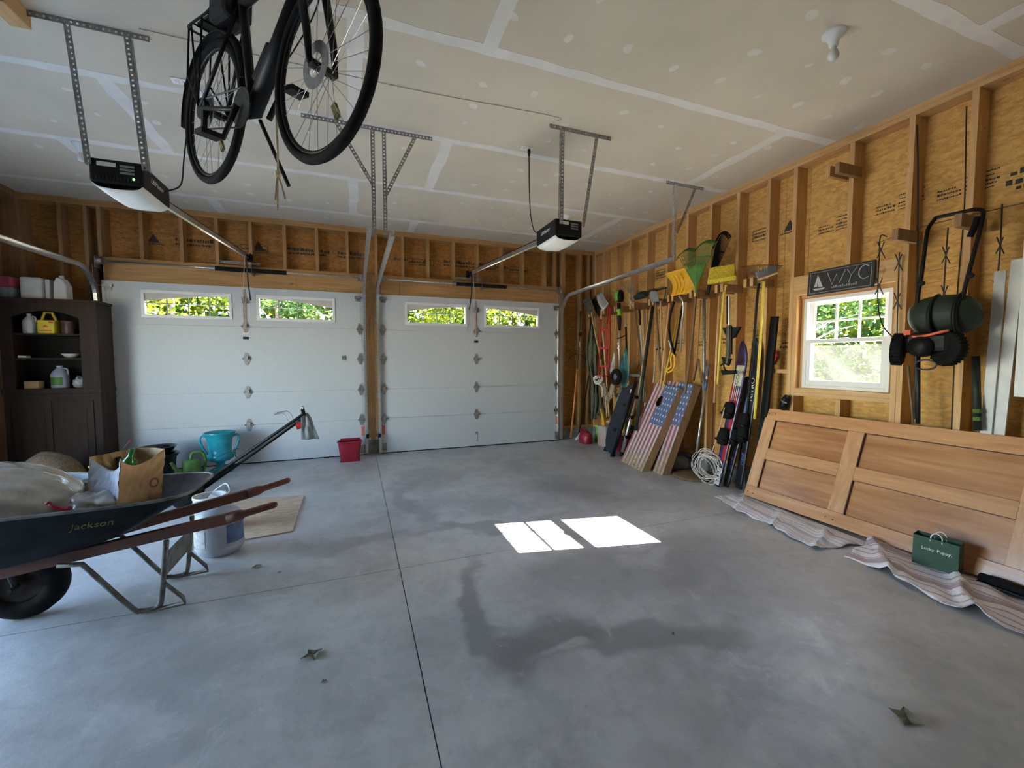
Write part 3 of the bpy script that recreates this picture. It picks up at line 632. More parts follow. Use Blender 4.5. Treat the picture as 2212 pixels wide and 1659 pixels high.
# openers
def opener(n, xc, side, la, lm, lc, ou, led):
    yb, yf = -3.47, -3.07
    t = thing('door_opener', la, 'door opener', (xc, (yb+yf)/2, 2.47))
    body = MB().bb((xc-.13, yb, 2.505), (xc+.13, yf, 2.645)).build('housing', M['black'], t, bevel=.012)
    m_ = MB()
    for i in range(13): m_.bb((xc-.10+i*.017, yb-.003, 2.525), (xc-.094+i*.017, yb+.002, 2.545))
    m_.build('vent', M['dark'], body)
    MB().bb((xc-.09, yb-.0025, 2.60), (xc+.0, yb-.001, 2.625)).build('label', M['sticker'], body)
    for k in range(3): MB().bb((xc+.02, yb-.002, 2.565+k*.02), (xc+.09, yb-.001, 2.578+k*.02)).build('label', M['grey'], body)
    if led: MB().lathe([(0, -.004), (.006, 0), (0, .004)], 8, frame((xc+.085, yb-.003, 2.54), (1, 0, 0), (0, 0, 1))).build('status_light', M['led'], body)
    sx = xc+side*.131
    text('LiftMaster', .045, frame((sx, (yb+yf)/2, 2.585), (0, side, 0), (0, 0, 1)), M['sticker'], body, shear=.2)
    P = [[Vector((xc-.125+.25*i/10, yb+.01+(yf-yb-.02)*j/6, 2.504-.040*math.sqrt(max(0, 1-(abs(i-5)/5)**2.6))*(1-.25*(abs(j-3)/3)**3))) for j in range(7)] for i in range(11)]
    MB().sheet(P).build('light_lens', M['lens'], t, smooth=True, solid=.004)
    m_ = MB(); a = Vector((xc, yf+.0, 2.60)); b = Vector((xc, -.16, 2.83)); m_.bar(a, b, .045, .028, (0, 0, 1)); r_ = m_.build('rail', M['zinc'], t)
    MB().bar(a+Vector((0, 0, .03)), b+Vector((0, 0, .03)), .012, .012).build('drive_chain', M['black'], t)
    m_ = MB().bb((xc-.03, -.17, 2.81), (xc-.024, -.0, 2.88)); m_.bb((xc+.024, -.17, 2.81), (xc+.03, -.0, 2.88)); m_.bb((xc-.03, -.006, 2.79), (xc+.03, 0, 2.90)); m_.build('header_bracket', M['black'], t)
    m_ = MB().box((xc, -.26, 2.815), (.05, .10, .03)); m_.build('trolley', M['black'], t)
    MB().tube([(xc, -.26, 2.80), (xc+.004, -.22, 2.50), (xc, -.09, 2.26)], .009, 6).build('door_arm', M['dark'], t)
    dx = -.05 if n == 0 else .05
    MB().tube(bez([(xc+dx*.3, -.27, 2.80), (xc+dx*.6, -.29, 2.5), (xc+dx, -.29, 2.1), (xc+dx*.9, -.29, 1.86)]), .004, 6).build('pull_cord', M['rope_red'], t)
    MB().lathe([(0, -.03), (.012, -.02), (.012, .015), (0, .025)], 10, Matrix.Translation((xc+dx*.9, -.29, 1.84))).build('cord_knob', M['rope_red'], t)
    m = thing('opener_hanger', lm, 'bracket', (xc, -3.45, H))
    c0, c1, d0, d1 = (-1.99, -1.37, -1.755, -1.48) if n == 0 else (1.34, 1.94, 1.46, 1.79)
    angle((c0, -3.45, H-.018), (c1, -3.45, H-.018), (0, -1, 0), (0, 0, 1)).build('ceiling_angle', M['zincd'], m)
    e0, e1 = (-1.685, -1.415) if n == 0 else (1.44, 1.65)
    for p, q in ((d0, e0), (d1, e1)): angle((p, -3.457, H-.03), (q, -3.476, 2.60), (0, -1, 0), (1 if p > xc else -1, 0, 0), .03).build('drop', M['zincd'], m)
    ox, oy = ou
    out = thing('ceiling_outlet', ('white ceiling outlet near the hanging bicycle', 'white ceiling outlet above the right opener')[n], 'outlet', (ox, oy, H))
    MB().bb((ox-.058, oy-.036, H-.006), (ox+.058, oy+.036, H)).build('cover_plate', M['vinyl'], out, bevel=.002)
    for s_ in (-1, 1): MB().bb((ox+s_*.025-.014, oy-.016, H-.009), (ox+s_*.025+.014, oy+.016, H-.006)).build('socket', M['white2'], out)
    cd_ = thing('power_cord', lc, 'cord', (ox+.025, oy, H-.05))
    if n == 0: pts = [(ox+.03, oy, H-.05), (ox+.03, oy-.02, H-.30), (ox+.01, oy-.05, 2.85), (ox+.0, oy-.10, 2.66), (ox-.07, oy-.16, 2.58), (xc+.12, yf+.015, 2.575)]
    else: pts = [(ox+.025, oy, H-.05), (ox+.02, oy-.02, 3.05), (ox+.03, oy-.03, 2.80), (ox+.06, oy-.04, 2.66), (xc-.10, yf+.02, 2.64), (xc-.06, yf+.01, 2.62)]
    MB().tube(bez(pts, 40), .005, 6).build('cable', M['cord'], cd_, smooth=True)
    MB().lathe([(0, .045), (.012, .045), (.016, .02), (.010, -.02), (0, -.025)], 10, Matrix.Translation(Vector(pts[0])+Vector((0, 0, -.0)))).build('plug', M['cord'], cd_, smooth=True)
opener(0, -1.56, 1, 'black door opener with green light beside the bicycle', 'perforated steel hanger holding the left opener', 'black power cord running behind the bicycle wheel to the opener', (-1.35, -3.02), True)
opener(1, 1.515, -1, 'black door opener on the right with white lens below', 'perforated steel hanger holding the right opener', 'black power cord drooping from ceiling to the right opener', (1.31, -3.01), False)
# bare bulb lampholders
for (x, y), lab in (((2.54, -4.93), 'white lampholder with bare bulb near the right wall'), ((-2.55, -1.66), 'white lampholder half hidden behind the left opener hanger'), ((2.52, -1.50), 'white lampholder behind the right opener')):
    t = thing('bulb_socket', lab, 'light fixture', (x, y, H))
    T = Matrix.Translation((x, y, H))
    MB().lathe([(.062, 0), (.064, -.008), (.058, -.014), (.045, -.022), (.028, -.05), (.024, -.075), (.018, -.078), (0, -.078)], 24, T).build('lampholder', M['vinyl'], t, smooth=True)
    MB().lathe([(.013, -.076), (.013, -.09), (.022, -.105), (.030, -.125), (.028, -.145), (.016, -.158), (0, -.162)], 18, T).build('light_bulb', M['bulb'], t, smooth=True)
    if y > -3: MB().tube([(x, y, H-.06), (x, y, H-.07)], .02, 8).build('socket_ring', M['dark'], t)
single('alarm_wire', MB().tube(bez([at(300, 62, 'z', H-.006), at(560, 120, 'z', H-.006), at(900, 195, 'z', H-.006), at(1190, 250, 'z', H-.006), at(1205, 262, 'z', H-.004)], 40), .0022, 5), M['zincd'], 'thin grey wire stretched along the ceiling between the opener hangers', 'wire')
single('wood_block', MB().bb((-2.02, -3.62, H-.09), (-1.93, -3.42, H)), M['piney'], 'short pine block fixed to the ceiling at the top left corner', 'wood block')
# ---------------------------------------------------------------- bicycle hung from the ceiling
PF, PR_ = dep(697, 150, 1.62), dep(462, 246, 2.18)
bx = (PF-PR_); WB = bx.length; bx.normalize(); by = Vector((0, 0, 1)).cross(bx).normalized(); bz = bx.cross(by)
bk = thing('bicycle', 'black bicycle with rear rack hanging under the ceiling', 'bicycle', PR_, rot=Matrix((bx, by, bz)).transposed())
def B(mb, name, mt, parent=bk, **k): return mb.build(name, mt, parent, world=False, **k)
RW = .345
def wheel(cx, name):
    F = frame((cx, 0, 0), (1, 0, 0), (0, 0, 1))
    hub = [(cx+RW*math.cos(a), 0, RW*math.sin(a)) for a in [2*math.pi*i/48 for i in range(48)]]
    e = bpy.data.objects.new(name, None); COL.objects.link(e); e.parent = bk; W[e] = W[bk].copy()
    w = MB().tube([Vector((cx, 0, 0))+(Vector(p)-Vector((cx, 0, 0)))*(.955) for p in hub], .021, 8, closed=True)
    tyre = B(w, 'tyre', M['rubber'], e, smooth=True)
    B(MB().tube([Vector((cx, 0, 0))+(Vector(p)-Vector((cx, 0, 0)))*(.885) for p in hub], .010, 6, closed=True), 'rim', M['black'], e, smooth=True)
    B(MB().tube([(cx, -.05, 0), (cx, .05, 0)], .018, 10), 'hub', M['dark'], e)
    m_ = MB()
    for i in range(28):
        a = 2*math.pi*i/28; b = a+(.9 if i % 2 else -.9)*.7; y = .03*(1 if (i//2) % 2 else -1)
        m_.tube([(cx+.018*math.cos(b), y, .018*math.sin(b)), (cx+RW*.88*math.cos(a), 0, RW*.88*math.sin(a))], .0013, 4)
    B(m_, 'spokes', M['steel'], e)
    B(MB().lathe([(.045, -.001), (.085, -.001), (.085, .001), (.045, .001), (.045, -.001)], 24, frame((cx, -.03, 0), (1, 0, 0), (0, 0, 1))), 'brake_disc', M['zincd'], e)
    a = -1.0; B(MB().box((cx+.2*math.cos(a), .0, .2*math.sin(a)), (.06, .012, .025), Matrix.Rotation(-a, 3, 'Y')), 'reflector', M['wornyellow'], e)
wheel(0, 'rear_wheel'); wheel(WB, 'front_wheel')
bb_ = Vector((.445, 0, -.065)); stt = Vector((.30, 0, .43)); ht, hb = Vector((WB-.175, 0, .50)), Vector((WB-.13, 0, .36))
B(MB().tube([bb_, stt+Vector((-.02, 0, .07))], .021, 10), 'seat_tube', M['black'], smooth=True)
B(MB().tube([stt, ht-Vector((0, 0, .02))], .024, 10), 'top_tube', M['black'], smooth=True)
B(MB().tube([bb_, hb+Vector((0, 0, .03))], .036, 12), 'down_tube', M['black'], smooth=True)
B(MB().tube([hb, ht], .022, 10), 'head_tube', M['black'], smooth=True)
for s_ in (-1, 1):
    B(MB().tube([bb_+Vector((0, .03*s_, 0)), (0, .06*s_, 0)], .011, 8), 'chain_stay', M['black'], smooth=True)
    B(MB().tube([stt+Vector((0, .02*s_, -.03)), (0, .06*s_, 0)], .009, 8), 'seat_stay', M['black'], smooth=True)
    B(MB().tube([hb+Vector((.01, .055*s_, -.01)), (WB-.03, .055*s_, .12), (WB, .055*s_, 0)], [.017, .015, .011], 8), 'fork_blade', M['black'], smooth=True)
B(MB().tube([hb+Vector((.01, -.06, -.01)), hb+Vector((.01, .06, -.01))], .018, 8), 'fork_crown', M['black'])
B(MB().tube([stt, (.275, 0, .56)], .014, 8), 'seat_post', M['dark'])
P = [[Vector((.13+.28*i/10, (j-3)/3*(.085*(1-(i/10))**.7+.02), .585-.03*(abs(j-3)/3)**2-.02*math.sin(i/10*3.1))) for j in range(7)] for i in range(11)]
B(MB().sheet(P), 'saddle', M['black'], smooth=True, solid=.03)
sbg = B(MB().box((.17, 0, .47), (.20, .13, .20)), 'saddle_bag', M['black'], bevel=.03); B(MB().box((.068, .0, .47), (.003, .03, .05)), 'reflective_patch', M['sticker'], sbg)
B(MB().tube([ht, ht+Vector((-.03, 0, .08)), ht+Vector((.04, 0, .10))], .016, 8), 'stem', M['black'])
hc = ht+Vector((.04, 0, .10))
B(MB().tube(bez([hc+Vector((-.06, -.31, .01)), hc+Vector((0, -.15, .0)), hc, hc+Vector((0, .15, .0)), hc+Vector((-.06, .31, .01))], 20), .0125, 8), 'handlebar', M['black'], smooth=True)
for s_ in (-1, 1): B(MB().tube([hc+Vector((-.055, .30*s_, .01)), hc+Vector((-.02, .20*s_, .0))], .017, 8), 'grip', M['rubber'])
# rack
m_ = MB()
for s_ in (-1, 1):
    m_.tube(bez([(.26, .05*s_, .40), (.18, .06*s_, .44), (.05, .06*s_, .425), (-.17, .06*s_, .425), (-.20, .03*s_, .425), (-.20, 0, .425)], 20), .006, 6)
    m_.tube([(-.14, .06*s_, .425), (.0, .07*s_, .02)], .005, 6); m_.tube([(.0, .06*s_, .425), (.0, .07*s_, .02)], .005, 6); m_.tube([(-.20, .05*s_, .425), (-.21, .05*s_, .2), (.0, .07*s_, .01)], .005, 6)
for x in (-.12, -.03, .06): m_.tube([(x, -.06, .425), (x, .06, .425)], .005, 6)
B(m_, 'luggage_rack', M['black']); B(MB().box((-.02, 0, .435), (.20, .08, .012)), 'rack_plate', M['black'])
def fender(cx, a0, a1, name):
    P = [[Vector((cx+(.385-.012*abs(j-2)**1.5/2)*math.cos(a), (j-2)/2*.028, (.385-.012*abs(j-2)**1.5/2)*math.sin(a))) for j in range(5)] for a in [a0+(a1-a0)*i/20 for i in range(21)]]
    B(MB().sheet(P), name, M['black'], smooth=True, solid=.003)
fender(0, .25, 3.2, 'rear_mudguard')
# cranks, chain, kickstand
B(MB().lathe([(.0, -.003), (.085, -.003), (.085, .003), (0, .003)], 24, frame(bb_+Vector((0, -.05, 0)), (1, 0, 0), (0, 0, 1))), 'chainring', M['dark'])
ca = R(-125)
for s_, a in ((-1, ca), (1, ca+math.pi)):
    e = bb_+Vector((.17*math.cos(a), .085*s_, .17*math.sin(a)))
    B(MB().tube([bb_+Vector((0, .07*s_, 0)), e], [.014, .010], 8), 'crank_arm', M['black'])
    B(MB().box(e+Vector((0, .055*s_, 0)), (.08, .085, .022)), 'pedal', M['black'])
B(MB().tube([(.02, -.05, .045), bb_+Vector((0, -.05, .085)), bb_+Vector((.085, -.05, 0)), bb_+Vector((0, -.05, -.085)), (.03, -.05, -.10), (.05, -.05, -.05)], .004, 5), 'chain', M['dark'])
B(MB().box((.04, -.055, -.075), (.025, .02, .13)), 'derailleur', M['black']); B(MB().tube([(0, -.035, 0), (0, -.06, 0)], .05, 16), 'cassette', M['dark'])
B(MB().tube([(.40, .05, -.07), (.56, .12, -.36)], .009, 8), 'kickstand', M['black'])
B(MB().tube(bez([hc+Vector((.02, .1, 0)), ht+Vector((.10, .02, -.05)), hb+Vector((0, .03, -.1)), bb_+Vector((.15, .02, .12))], 20), .003, 5), 'brake_cable', M['cord'])
B(MB().tube([(.50, 0, .055), (.62, 0, .165)], .034, 10), 'bottle_cage', M['black'])
# hoist straps and ropes that hold it
def wp(p): return W[bk] @ Vector(p)
for p, lab in (((.28, 0, .60), 'black hoist strap from ceiling to bicycle saddle'), ((WB-.14, .0, .62), 'black hoist strap from ceiling to bicycle handlebar')):
    q = wp(p); single('hoist_strap', MB().tube([q, (q.x, q.y, H)], .006, 6), M['black'], lab, 'strap')
r0 = at(601, 130, 'y', wp((.5, 0, .2)).y)
rp = thing('rope', 'tan rope hanging from the bicycle frame with a knotted frayed end', 'rope', r0)
d0 = (r0-CAM).dot(_f)
MB().tube(bez([dep(575, 112, d0), dep(588, 130, d0-.02), dep(594, 155, d0-.02), dep(597, 250, d0), dep(600, 330, d0), dep(600, 372, d0)], 30), .005, 6).build('rope_line', M['rope'], rp)
MB().lathe([(0, -.02), (.012, -.01), (.013, .01), (0, .02)], 8, Matrix.Translation(dep(600, 376, d0))).build('knot', M['rope'], rp)
for du, dv in ((-5, 55), (0, 78), (16, 52)): MB().tube(bez([dep(600, 378, d0), dep(600+du*.6, 378+dv*.5, d0), dep(600+du, 378+dv, d0)], 10), .0045, 5).build('rope_tail', M['rope'], rp)

# ================================================================ RIGHT WALL: RACK ARMS AND TOOLS
def P_(u, v, x): return at(u, v, 'x', x)
arm_m = None
ARMY = [-.29, -.675, -1.064, -1.468, -1.903, -2.284, -2.672, -3.067, -3.445]
names = ['nearest the corner', 'second from the corner', 'third from the corner', 'fourth from the corner', 'fifth from the corner', 'under the yellow snow shovel', 'under the green leaf rake', 'under the yellow broom', 'under the grey push broom']
for y, nm in zip(ARMY, names):
    t = thing('rack_arm', 'paired wooden rack arms holding tools, '+nm, 'rack', (XR, y, 2.2), group='wooden tool rack arms')
    for s_ in (-1, 1):
        if arm_m is None:
            arm_m = MB().bb((-.258, -.019, .005), (.05, .019, .094)).build('arm', M['pined'], t, world=False, bevel=.002); arm_m.location = (0, .0385*s_, 0)
            arm_e = MB().bb((-.2595, -.018, .006), (-.2575, .018, .093)).build('end_grain', M['pine'], arm_m, world=False)
        else:
            c = arm_m.copy(); COL.objects.link(c); c.parent = t; c.location = (0, .0385*s_, 0); W[c] = W[t].copy()
            c2 = arm_e.copy(); COL.objects.link(c2); c2.parent = c
for y, z, ln, two, lab in ((-4.236, 3.03, .25, 1, 'paired bare wooden arms high above the window'), (-4.72, 2.345, .27, 0, 'single wooden arm beside the hung mower handle'), (-5.075, 2.34, .27, 0, 'single wooden arm carrying the hung mower handle')):
    t = thing('rack_arm', lab, 'rack', (XR, y, z), group='wooden tool rack arms')
    for s_ in ((-1, 1) if two else (0,)): MB().bb((XR-ln, y+.0385*s_-.019, z), (XR+.05, y+.0385*s_+.019, z+.089)).build('arm', M['pined'] if s_ < 1 else M['pine'], t, bevel=.002)

def pole(name, label, cat, pts, r, mt, x, group=None, parts=()):      # long-handled tool: pixel polyline on plane x (or per-point x)
    Q = [P_(p[0], p[1], p[2] if len(p) > 2 else x) for p in pts]
    t = thing(name, label, cat, Q[-1] if Q[-1].z < Q[0].z else Q[0], group=group)
    MB().tube(Q if len(Q) < 4 else bez(Q, 30), r, 10).build('handle', M[mt], t, smooth=True)
    return t, Q
def blade(mb, a, b, w0, w1, dish, nrm, taper=1, n=8, m=6):             # dished blade from a (socket) to b (tip)
    a, b = Vector(a), Vector(b); z = (b-a); nr = Vector(nrm); nr = (nr-z*(nr.dot(z)/z.length_squared)).normalized(); s = nr.cross(z.normalized()); G = []
    for i in range(n+1):
        t = i/n; w = (w0+(w1-w0)*min(1, t*3))*(1 if t < .6 or taper == 1 else math.sqrt(max(.02, 1-((t-.6)/.4)**2*(1-taper))))
        G.append([a+z*t+s*(w*(j/m-.5))+nr*(dish*(4*(j/m-.5)**2-.3)*min(1, t*2+.3)) for j in range(m+1)])
    return mb.sheet(G)
WALL = (-1, 0, 0)
# shovels in the corner
t, Q = pole('shovel', 'olive square shovel resting head-up on the corner rack arms', 'shovel', [(1277, 668), (1279, 684), (1297, 775), (1309, 870, 3.70), (1311, 905, 3.72)], .014, 'wood', 3.67)
blade(MB(), P_(1279, 672, 3.64), P_(1266, 640, 3.62), .20, .22, .03, WALL).build('blade', M['olive'], t, smooth=True, solid=.004)
t, Q = pole('spade', 'black pointed spade between the two pale shovel blades', 'shovel', [(1294, 668), (1295, 690), (1301, 790), (1306, 880)], .014, 'woodd', 3.72)
blade(MB(), P_(1299, 676, 3.70), P_(1284, 643, 3.68), .19, .20, .03, WALL, .2).build('blade', M['black'], t, smooth=True, solid=.004)
t, Q = pole('shovel', 'silver rounded shovel with tan handle leaning head-up', 'shovel', [(1303, 662), (1299, 684), (1305, 750), (1310, 815), (1316, 900)], .014, 'tan', 3.63)
blade(MB(), P_(1309, 664, 3.61), P_(1295, 633, 3.58), .20, .19, .04, WALL, .3).build('blade', M['alu'], t, smooth=True, solid=.004)
# orange-handled hook tool on the front wall beside the corner
A = lambda u, v: at(u, v, 'y', -.06)
t = thing('weeding_hook', 'orange-handled weeding tool with black curved tines beside the door track', 'garden tool', at(1233, 947, 'y', -.16))
MB().tube([at(1233, 946, 'y', -.16), at(1241, 870, 'y', -.11), A(1247, 798)], .017, 10).build('handle', M['orangeh'], t, smooth=True)
MB().tube([A(1247, 800), A(1251, 745), A(1253, 700), A(1254, 672)], [.010, .008, .008, .02], 8).build('shaft', M['dark'], t)
MB().tube(bez([A(1228, 782), A(1231, 772), A(1240, 766), A(1250, 766), A(1260, 770), A(1265, 785)], 24), .007, 6).build('tines', M['dark'], t)
MB().lathe([(0, -.05), (.03, -.03), (.03, .03), (0, .05)], 10, Matrix.Translation(A(1253, 722))).build('joint', M['black'], t)
MB().tube([A(1252, 738), A(1252, 750)], .013, 8).build('white_collar', M['white2'], t)
t = thing('hooked_rod', 'black bent rod with white tip standing in the corner', 'garden tool', at(1249, 950, 'y', -.10))
MB().tube([at(1249, 948, 'y', -.10), at(1260, 880, 'y', -.08), at(1272, 812, 'y', -.06)], .013, 8).build('rod', M['black'], t)
MB().tube(bez([at(1262, 795, 'y', -.05), at(1268, 775, 'y', -.05), at(1280, 767, 'y', -.05), at(1290, 768, 'y', -.05)], 14), .006, 6).build('hook', M['dark'], t)
MB().tube([at(1248.5, 950, 'y', -.10), at(1252, 935, 'y', -.097)], .018, 10).build('tip', M['white2'], t)
# cloth chair bag hanging near the corner
G = []
for i, (v, u0, u1) in enumerate(((700, 1274, 1280), (725, 1269, 1284), (755, 1266, 1288), (785, 1268, 1288), (820, 1277, 1291), (860, 1276, 1290), (905, 1277, 1288))):
    G.append([P_(u0+(u1-u0)*j/6, v, 3.68-.05*math.sin(j*1.9+i)-.02*math.sin(j*4)) for j in range(7)])
single('canvas_bag', MB().sheet(G), M['cloth'], 'olive canvas bag hanging behind the corner shovels', 'bag', smooth=True, solid=.012)
# red hand truck
t = thing('hand_truck', 'red tubular hand truck hanging on the rack with one black wheel', 'hand truck', P_(1312, 812, 3.62))
for pts in ([(1298, 690), (1296, 750), (1294, 812)], [(1318, 672), (1317, 740), (1313, 812)], [(1311, 702), (1310, 740), (1309, 782)]):
    MB().tube([P_(u, v, 3.60) for u, v in pts], .013 if pts[0][0] != 1311 else .010, 8).build('rail', M['redd'], t, smooth=True)
MB().tube(bez([P_(1318, 674, 3.60), P_(1318, 666, 3.62), P_(1314, 664, 3.66), P_(1312, 690, 3.72), P_(1311, 702, 3.62)], 16), .013, 8).build('grip_loop', M['redd'], t, smooth=True)
for v, a, b in ((713, 1298, 1318), (752, 1296, 1316), (791, 1295, 1314)): MB().bar(P_(a, v, 3.60), P_(b, v, 3.60), .028, .006).build('cross_bar', M['redd'], t)
wc = P_(1331, 814, 3.56); F = frame(wc, (0, 1, 0), (0, 0, 1))
MB().lathe([(.055, -.03), (.11, -.03), (.125, -.015), (.125, .015), (.11, .03), (.055, .03), (.055, -.03)], 28, F).build('tyre', M['rubber'], t, smooth=True)
MB().lathe([(0, -.022), (.03, -.026), (.056, -.018), (.056, .018), (.03, .026), (0, .022)], 18, F).build('wheel_hub', M['zincd'], t, smooth=True)
MB().tube([P_(1313, 808, 3.60), wc], .010, 8).build('axle', M['dark'], t)
MB().bar(P_(1294, 812, 3.60), P_(1313, 812, 3.60), .02, .20, (0, 0, 1)).build('toe_plate', M['redd'], t)
# string trimmer
t = thing('string_trimmer', 'green and black string trimmer hanging on the rack', 'string trimmer', P_(1338, 820, 3.62))
MB().tube([P_(1337, 680, 3.62), P_(1338, 820, 3.62)], .013, 10).build('shaft', M['alu'], t, smooth=True)
MB().tube([P_(1337, 655, 3.62), P_(1337, 668, 3.62), P_(1338, 690, 3.62), P_(1339, 714, 3.62)], [.03, .028, .034, .018], 10).build('motor_housing', M['black'], t, smooth=True)
hd = P_(1340, 640, 3.60); MB().lathe([(0, -.09), (.05, -.08), (.062, -.02), (.055, .06), (.03, .09), (0, .10)], 18, Matrix.Translation(hd), sy=.8).build('battery_head', M['black'], t, smooth=True)
for k in (-1, 0, 1): MB().tube(bez([hd+Vector((-.055, .03*k+.02, -.07)), hd+Vector((-.066, .03*k+.02, 0)), hd+Vector((-.05, .03*k+.02, .07))], 10), .010, 6).build('green_trim', M['greenl'], t, smooth=True)
MB().tube([P_(1337, 668, 3.615), P_(1338, 682, 3.615)], .03, 10).build('green_collar', M['greenl'], t)
MB().tube([P_(1334, 731, 3.60), P_(1342, 729, 3.60), P_(1352, 724, 3.62)], .009, 8).build('loop_handle', M['black'], t)
for v in (742, 752): MB().lathe([(0, -.02), (.024, -.014), (.024, .014), (0, .02)], 10, Matrix.Translation(P_(1337, v, 3.61))).build('clamp', M['white2'], t)
# paddle and mop
t, Q = pole('paddle', 'black-shafted kayak paddle with teal blade behind the ladder top', 'paddle', [(1352, 676), (1352, 745)], .014, 'alu', 3.74)
MB().tube([P_(1352, 706, 3.735), P_(1354, 775, 3.735)], .016, 8).build('sleeve', M['black'], t)
G = [[P_(1351+(j-2)*w-(v-760)*.05, v, 3.72-.01*abs(j-2)) for j in range(5)] for v, w in ((752, .8), (768, 2.6), (785, 4.0), (800, 4.8), (820, 4.6), (836, 2.0))]
MB().sheet(G).build('paddle_blade', M['tealc'], t, smooth=True, solid=.008)
t, Q = pole('mop', 'wooden mop with white strands hanging head-down', 'mop', [(1326, 680), (1327, 762)], .013, 'tan', 3.78)
for k in range(9):
    u = 1326+(k-4)*.5; MB().tube(bez([P_(1327, 760, 3.78), P_(u, 775, 3.77-.01*(k % 3)), P_(1322+(k-4)*1.1, 803+(k % 3)*3, 3.76-.015*(k % 3))], 12), .009, 6).build('strand', M['white_rope'], t, smooth=True)
# pile of gloves and rope on a hook
t = thing('rope_bundle', 'bundle of white rope hung over the brown gloves beside the hand truck', 'rope', P_(1288, 828, 3.55))
for k in range(7):
    c = P_(1289+k % 3*2, 822-k % 4*2, 3.56-.012*k); r_ = .055+.008*(k % 3); ax = Vector((math.cos(k*.7), math.sin(k*.9)*.6, .5)).normalized(); ex = ax.orthogonal().normalized(); ey = ax.cross(ex)
    MB().tube([c+ex*(r_*math.cos(a))+ey*(r_*math.sin(a)) for a in [2*math.pi*i/16 for i in range(16)]], .009, 6, closed=True).build('coil', M['white_rope'], t, smooth=True)
MB().tube(bez([P_(1289, 812, 3.56), P_(1284, 825, 3.55), P_(1300, 835, 3.55), P_(1301, 858, 3.55)], 14), .009, 6).build('rope_end', M['white_rope'], t)
def glove(u, v, x, s, ang, label):
    t = thing('work_glove', label, 'glove', P_(u, v, x), group='worn work gloves')
    o = P_(u, v, x); F = frame(o, (0, -math.cos(ang), math.sin(ang)), (0, math.sin(ang), math.cos(ang)))
    MB().lathe([(0, -.06*s), (.045*s, -.05*s), (.048*s, .0), (.05*s, .05*s), (.04*s, .07*s), (0, .075*s)], 12, F @ Matrix.Rotation(R(-90), 4, 'X'), sy=.45).build('palm', M['glove'], t, smooth=True)
    for k in range(4):
        b = F @ Vector(((k-1.5)*.022*s, -.05*s, 0)); e = F @ Vector(((k-1.5)*.028*s, -(.115+.015*(1.5-abs(k-1.5)))*s, .012)); MB().tube([b, (b+e)/2, e], [.013*s, .013*s, .008*s], 8).build('finger', M['glove'], t, smooth=True)
    b = F @ Vector((.04*s, .0, 0)); e = F @ Vector((.085*s, -.05*s, .01)); MB().tube([b, (b+e)/2, e], [.015*s, .014*s, .009*s], 8).build('thumb', M['glove'], t, smooth=True)
glove(1305, 838, 3.60, 1.1, .3, 'brown work glove left of the pair below the wheel'); glove(1322, 842, 3.60, 1.2, -.4, 'tan work glove hanging just below the hand truck wheel'); glove(1310, 856, 3.62, 1.0, .9, 'pale work glove hanging lowest above the yellow panel')
t = thing('tarp_bundle', 'dark green bundle of tarp and straps hanging under the gloves', 'tarp', P_(1288, 900, 3.70))
MB().sheet([[P_(1278+(1.0+.25*i)*2.2*j, 828+i*14+5*math.sin(j*2.1), 3.70-.03*math.sin(j*2.3+i)) for j in range(7)] for i in range(6)]).build('tarp_cloth', M['cloth'], t, smooth=True, solid=.015)
for k in range(3): MB().tube(bez([P_(1284+k*6, 850, 3.64), P_(1281+k*7, 880, 3.63), P_(1279+k*3, 905, 3.66)], 12), .008, 6).build('strap', M['cloth'], t)
single('plywood_offcut', MB().bb((3.86, -1.12, .24), (3.875, -.70, .98)), M['osb'], 'yellow plywood offcut standing behind the black board and gas jug', 'board')
# thin wire rake, bow rake, roll, hoe blade
t, Q = pole('spring_rake', 'small spring-tine rake with fan of thin wires above the fourth rack arm', 'rake', [(1368, 655), (1371, 668), (1387, 800), (1392, 870)], .012, 'woodd', 3.66)
for k in range(11): MB().tube(bez([P_(1368, 650, 3.66), P_(1360+k*.6, 632, 3.64), P_(1342+k*2.6, 607+abs(k-5)*1.2, 3.62), P_(1343+k*2.6, 604+abs(k-5)*1.2, 3.58)], 10), .0025, 5).build('tine', M['zincd'], t)
MB().bar(P_(1358, 626, 3.64), P_(1379, 626, 3.64), .012, .02).build('spreader', M['zincd'], t)
t, Q = pole('rolled_bag', 'dark green rolled bag lying across the fourth and fifth rack arms', 'bag', [(1360, 645), (1366, 660)], .01, 'white2', 3.66)
MB().tube([P_(1372, 644, 3.68), P_(1380, 640, 3.70), P_(1392, 636, 3.72), P_(1400, 634, 3.74)], [.03, .05, .055, .03], 12).build('roll', M['greend'], t, smooth=True)
t, Q = pole('hoe', 'grey-bladed garden hoe resting head-up on the fifth rack arms', 'hoe', [(1414, 648), (1417, 665), (1425, 780), (1428, 822)], .013, 'woodd', 3.66)
blade(MB(), P_(1416, 652, 3.64), P_(1412, 628, 3.60), .16, .17, .015, WALL, .3).build('blade', M['grey'], t, smooth=True, solid=.004)
t, Q = pole('bow_rake', 'iron bow rake with teeth lying under the yellow snow shovel', 'rake', [(1428, 650), (1427, 665), (1430, 760), (1432, 820)], .013, 'wood', 3.70)
MB().bar(P_(1385, 634, 3.68), P_(1440, 622, 3.68), .018, .014).build('rake_bar', M['dark'], t)
for k in range(13): q = P_(1385+55*k/12, 634-k, 3.68); MB().tube([q, q+Vector((-.07, 0, .015))], [.005, .003], 5).build('tooth', M['dark'], t)
MB().tube(bez([P_(1388, 634, 3.68), P_(1410, 650, 3.69), P_(1428, 655, 3.70), P_(1436, 640, 3.69), P_(1438, 624, 3.68)], 16), .005, 6).build('bow', M['dark'], t)
